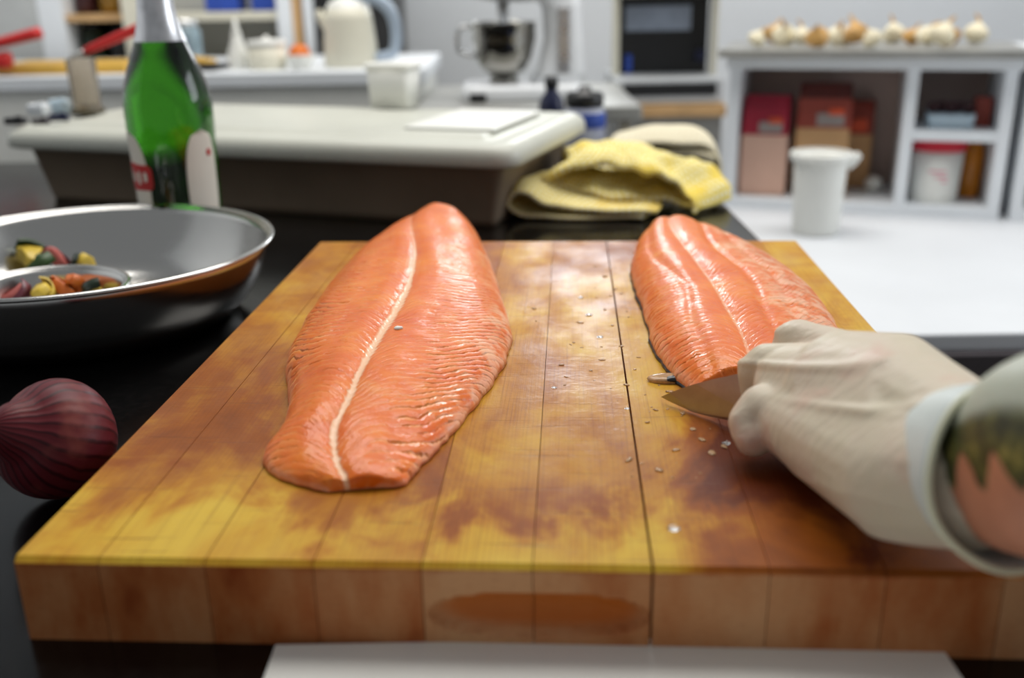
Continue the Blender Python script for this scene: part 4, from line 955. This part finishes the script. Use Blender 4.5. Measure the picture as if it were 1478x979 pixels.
# kettle
k0 = onfw(508, .13)
kt = thing('white_kettle', 'white kettle with an arched handle in front of the black fridge', 'kettle', k0)
lathe('body', [(.0001, 0), (.056, 0), (.059, .006), (.057, .05), (.052, .10), (.047, .122), (.0001, .124)], M['cream'], kt, 40)
lathe('lid', [(.047, .122), (.040, .135), (.022, .144), (.0001, .147)], M['wplastic'], kt, 32)
M['greyblue'] = pm('grey_blue_handle', hx(168, 182, 198), .4, var=.06)
tube('handle', [(.0, -.01, .140), (.045, -.012, .146), (.085, -.012, .125), (.102, -.012, .085), (.096, -.012, .03), (.052, -.01, .018)], [.010, .013, .014, .013, .012, .010], M['greyblue'], kt, 12, sm=6)
tube('spout', [(-.045, 0, .085), (-.060, 0, .105), (-.066, 0, .118)], [.014, .010, .007], M['cream'], kt, 12, sm=4)
# bowl with an orange, mug, conical bottle, peeler
k0 = onfw(434, .07)
wbw = thing('small_white_bowl', 'small white bowl holding an orange', 'bowl', k0)
lathe('body', [(.0001, 0), (.018, 0), (.020, .004), (.030, .022), (.032, .030), (.030, .030), (.027, .020), (.0001, .006)], M['wplastic'], wbw, 32)
orr = thing('orange', 'single orange sitting in the small white bowl', 'fruit', k0 + Vector((0, 0, .0305)))
blob('fruit', .023, M['orange'], orr, (0, 0, 0), (1, 1, .95), 3, .02, 1, 1)
blob('stem_end', .004, M['vgreen'], orr, (0.002, 0, .0215), (1, 1, .4), 2, .1, 2, 1)
k0 = onfw(388, .09); mg = thing('white_canister', 'short white canister beside the orange', 'canister', k0)
lathe('body', [(.0001, 0), (.038, 0), (.040, .004), (.040, .048), (.0001, .049)], M['cream'], mg, 32)
lathe('lid', [(.0001, .049), (.041, .049), (.042, .052), (.041, .060), (.006, .063), (.005, .069), (.0001, .070)], M['wplastic'], mg, 32)
k0 = onfw(346, .12); cb = thing('squeeze_bottle', 'white conical squeeze bottle left of the canister', 'bottle', k0)
lathe('body', [(.0001, 0), (.024, 0), (.025, .004), (.023, .03), (.012, .06), (.011, .068), (.0001, .069)], M['wplastic'], cb, 28)
lathe('nozzle', [(.011, .068), (.012, .07), (.006, .084), (.003, .105), (.0001, .105)], M['wplastic'], cb, 24)
k0 = onfw(292, .06); ut = thing('yellow_tool', 'yellow and black handled tool lying right of the bottle', 'utensil', k0 + Vector((0, 0, .009)))
tube('yellow_handle', [(-.055, 0, .012), (-.02, 0, .014), (.03, 0, .008)], [.008, .010, .007], M['yellowwood'], ut, 10, sm=4)
tube('black_blade', [(-.05, -.004, .0), (.02, -.004, .0), (.060, -.004, .003)], [.008, .009, .006], M['black'], ut, 10, sm=4)
gp = onfw(272, .22); gj = thing('glass_jar', 'blue-grey glass jar on the worktop right of the bottle neck', 'jar', gp)
M['bluegrey'] = pm('blue_grey_glass', hx(150, 172, 182), .15, var=.15, Transmission_Weight=.4)
lathe('body', [(.0001, 0), (.034, 0), (.037, .004), (.037, .075), (.030, .088), (.0001, .089)], M['bluegrey'], gj, 28)
lathe('lid', [(.0001, .089), (.031, .089), (.032, .093), (.032, .102), (.0001, .103)], M['steel'], gj, 28)
# yellow board and red handled spatulas
ya, yb_ = PY(12, 98, YF + .1), PY(196, 98, YF + .1)
yb = box('yellow_board', (0, 0, .010), (yb_.x - ya.x, .16, .020), M['yellowwood'], None, .003, loc=((ya.x + yb_.x) / 2, YF + .12, zf + .0005)); tag(yb, 'yellow wooden board lying on the far worktop left of bottle', 'board')
def spat(label, pa, pb, r_, blade=True):
    t = thing('red_spatula', label, 'spatula', pb, 0, 'red handled spatulas'); d = Vector(pa) - Vector(pb); u_ = d.normalized()
    tube('handle', [(0, 0, 0), d * .5, d], [r_ * .8, r_, r_ * 1.1], M['red'], t, 10, sm=4)
    if blade:
        tube('shaft', [(0, 0, 0), -u_ * .012, -u_ * .025], [r_ * .5, r_ * .45, r_ * .45], M['steel'], t, 8)
    return t
# tall clear container holding one of them
cp = PZ(128, 164, zlt - ZB)
g = G('clear_plastic'); n = g.noise(g.tc(), 12, 2); g.set(Base_Color=g.ramp(n, [(0.3, hx(225, 216, 202)), (0.7, hx(240, 234, 224))]), Roughness=.15, Transmission_Weight=.85, IOR=1.08); M['clear'] = g.m
cc = thing('clear_beaker', 'tall clear plastic beaker with a dark base left of bottle', 'container', (cp.x, cp.y, zlt + .0005))
lathe('body', [(.0001, .010), (.020, .010), (.021, .012), (.0225, .085), (.0213, .085), (.0198, .013), (.0001, .012)], M['clear'], cc, 28)
lathe('base', [(.0001, 0), (.026, 0), (.027, .003), (.024, .010), (.0001, .010)], pm('olive_base', hx(74, 66, 44), .5), cc, 28)
ycc = cp.y
spat('red handled spatula leaning out of the clear beaker towards bottle', PY(212, 36, ycc), PY(122, 74, ycc), .0075)
spat('upper red spatula handle at the left edge of picture', PY(58, 47, YF + .02), PY(-40, 72, YF + .02), .011)
spat('lower red handle end at the left edge, below the other', PY(14, 86, YF + .03), PY(-60, 92, YF + .03), .016)
# bits lying on the lid's left end
for i, (px, py, m_, sz, nm, lb2, ct_) in enumerate([
    (58, 163, 'white', (.034, .02, .018), 'white_box', 'small white box on the left end of the tub lid', 'box'),
    (88, 160, 'paleblue', (.030, .02, .022), 'white_box', 'bluish white box on the tub lid beside the clear beaker', 'box'),
    (24, 176, 'black', (.030, .016, .010), 'black_clip', 'black clip at the far left of the tub lid', 'clip'),
    (60, 176, 'darkgrey', (.024, .012, .008), 'black_clip', 'small dark clip in the middle of the lid clutter', 'clip'),
    (86, 171, 'navy', (.030, .012, .010), 'navy_clip', 'navy clip on the tub lid nearest the clear beaker', 'clip')]):
    p = PZ(px, py + 4, zlt - ZB); t = thing(nm, lb2, ct_, (p.x, p.y, zlt + .0005), rz + .1 * i)
    box('body', (0, 0, sz[2] / 2), sz, M[m_], t, min(sz) * .2)
    box('tab', (sz[0] * .2, -sz[1] * .1, sz[2] + .0012), (sz[0] * .3, sz[1] * .5, .0024), M[m_], t, .0008)

# ------------------------------------------------------------------ shelving, fridge against the back wall
YS = 2.80
def PX(px): return PY(px, 40, YS).x
sh = thing('tall_shelving', 'tall white open shelving against the back wall, left', 'shelving', (0, YS, 0))
def post(pa, pb, m, nm='upright'): box(nm, ((PX(pa) + PX(pb)) / 2, .10, .95), (PX(pb) - PX(pa), .22, 1.9), m, sh, .003)
post(-80, 60, M['greywall'], 'side_cabinet'); post(60, 96, M['white']); post(180, 206, M['cream']); post(402, 424, M['white']); post(424, 436, M['tan']); post(440, 456, M['white'])
box('back_panel', ((PX(206) + PX(402)) / 2, .22, .95), (PX(402) - PX(206), .02, 1.9), M['greywall'], sh, 0)
box('back_panel', ((PX(96) + PX(180)) / 2, .22, .95), (PX(180) - PX(96), .02, 1.9), M['black'], sh, 0)  # shade inside this compartment put into a black panel
zsh = PY(300, 24, YS).z
box('shelf_board', ((PX(206) + PX(402)) / 2, .10, zsh), (PX(402) - PX(206), .20, .022), M['cream'], sh, .002)
zsd = PY(140, 26, YS).z
box('shelf_board', ((PX(96) + PX(180)) / 2, .10, zsd), (PX(180) - PX(96), .20, .018), M['tan'], sh, .002)
box('shelf_board', ((PX(96) + PX(402)) / 2, .10, PY(140, 100, YS).z), (PX(402) - PX(96), .20, .02), M['cream'], sh, .002)
for i, (pa, pb) in enumerate(((295, 343), (362, 396))):
    t = thing('blue_box', 'blue box on the top shelf ' + ('right of the bottle neck' if i == 0 else 'beside the white upright'), 'box', ((PX(pa) + PX(pb)) / 2, YS + .08, zsh + .0115), 0, 'blue boxes on the shelf')
    box('carton', (0, 0, .05), (PX(pb) - PX(pa), .10, .10), M['blue'], t, .003); box('lid_flap', (0, -.004, .103), (PX(pb) - PX(pa) + .004, .11, .006), M['blue'], t, .001)
def djar(label, px, z, m, m2, r_, h_):  # the dark jar colours carry the compartment's shade
    t = thing('storage_jar', label, 'jar', (PX(px), YS + .08, z), 0, 'jars in the dark shelf'); lathe('body', [(.0001, 0), (r_ * .9, 0), (r_, .004), (r_, h_ * .8), (r_ * .8, h_ * .88), (.0001, h_ * .88)], m, t, 24); lathe('lid', [(.0001, h_ * .88), (r_ * .85, h_ * .88), (r_ * .85, h_), (.0001, h_)], m2, t, 24)
djar('dark jar with a red lid on the upper dark shelf', 112, zsd + .010, M['plum'], M['redlid'], .028, .10)
djar('golden jar on the upper dark shelf beside the cream upright', 152, zsd + .010, pm('golden_jar', hx(150, 112, 30), .3, var=.2), M['black'], .034, .10)
djar('dark green jar on the lower dark shelf', 116, PY(140, 100, YS).z + .011, M['vdark'], M['black'], .034, .10)
djar('black jar on the lower dark shelf behind the spatula', 158, PY(140, 100, YS).z + .011, M['black'], M['black'], .034, .09)
fr = thing('black_fridge', 'tall black refrigerator behind the white kettle', 'refrigerator', ((PX(457) + PX(572)) / 2, YS, 0))
fwid = PX(572) - PX(457)
box('body', (0, .14, .85), (fwid, .28, 1.7), M['black'], fr, .008); box('door', (0, -.012, .86), (fwid - .004, .022, 1.64), M['black'], fr, .006)
tube('handle', [(fwid * .4, -.025, 1.2), (fwid * .4, -.05, 1.22), (fwid * .4, -.05, 1.5), (fwid * .4, -.025, 1.52)], .006, M['steel'], fr, 8)
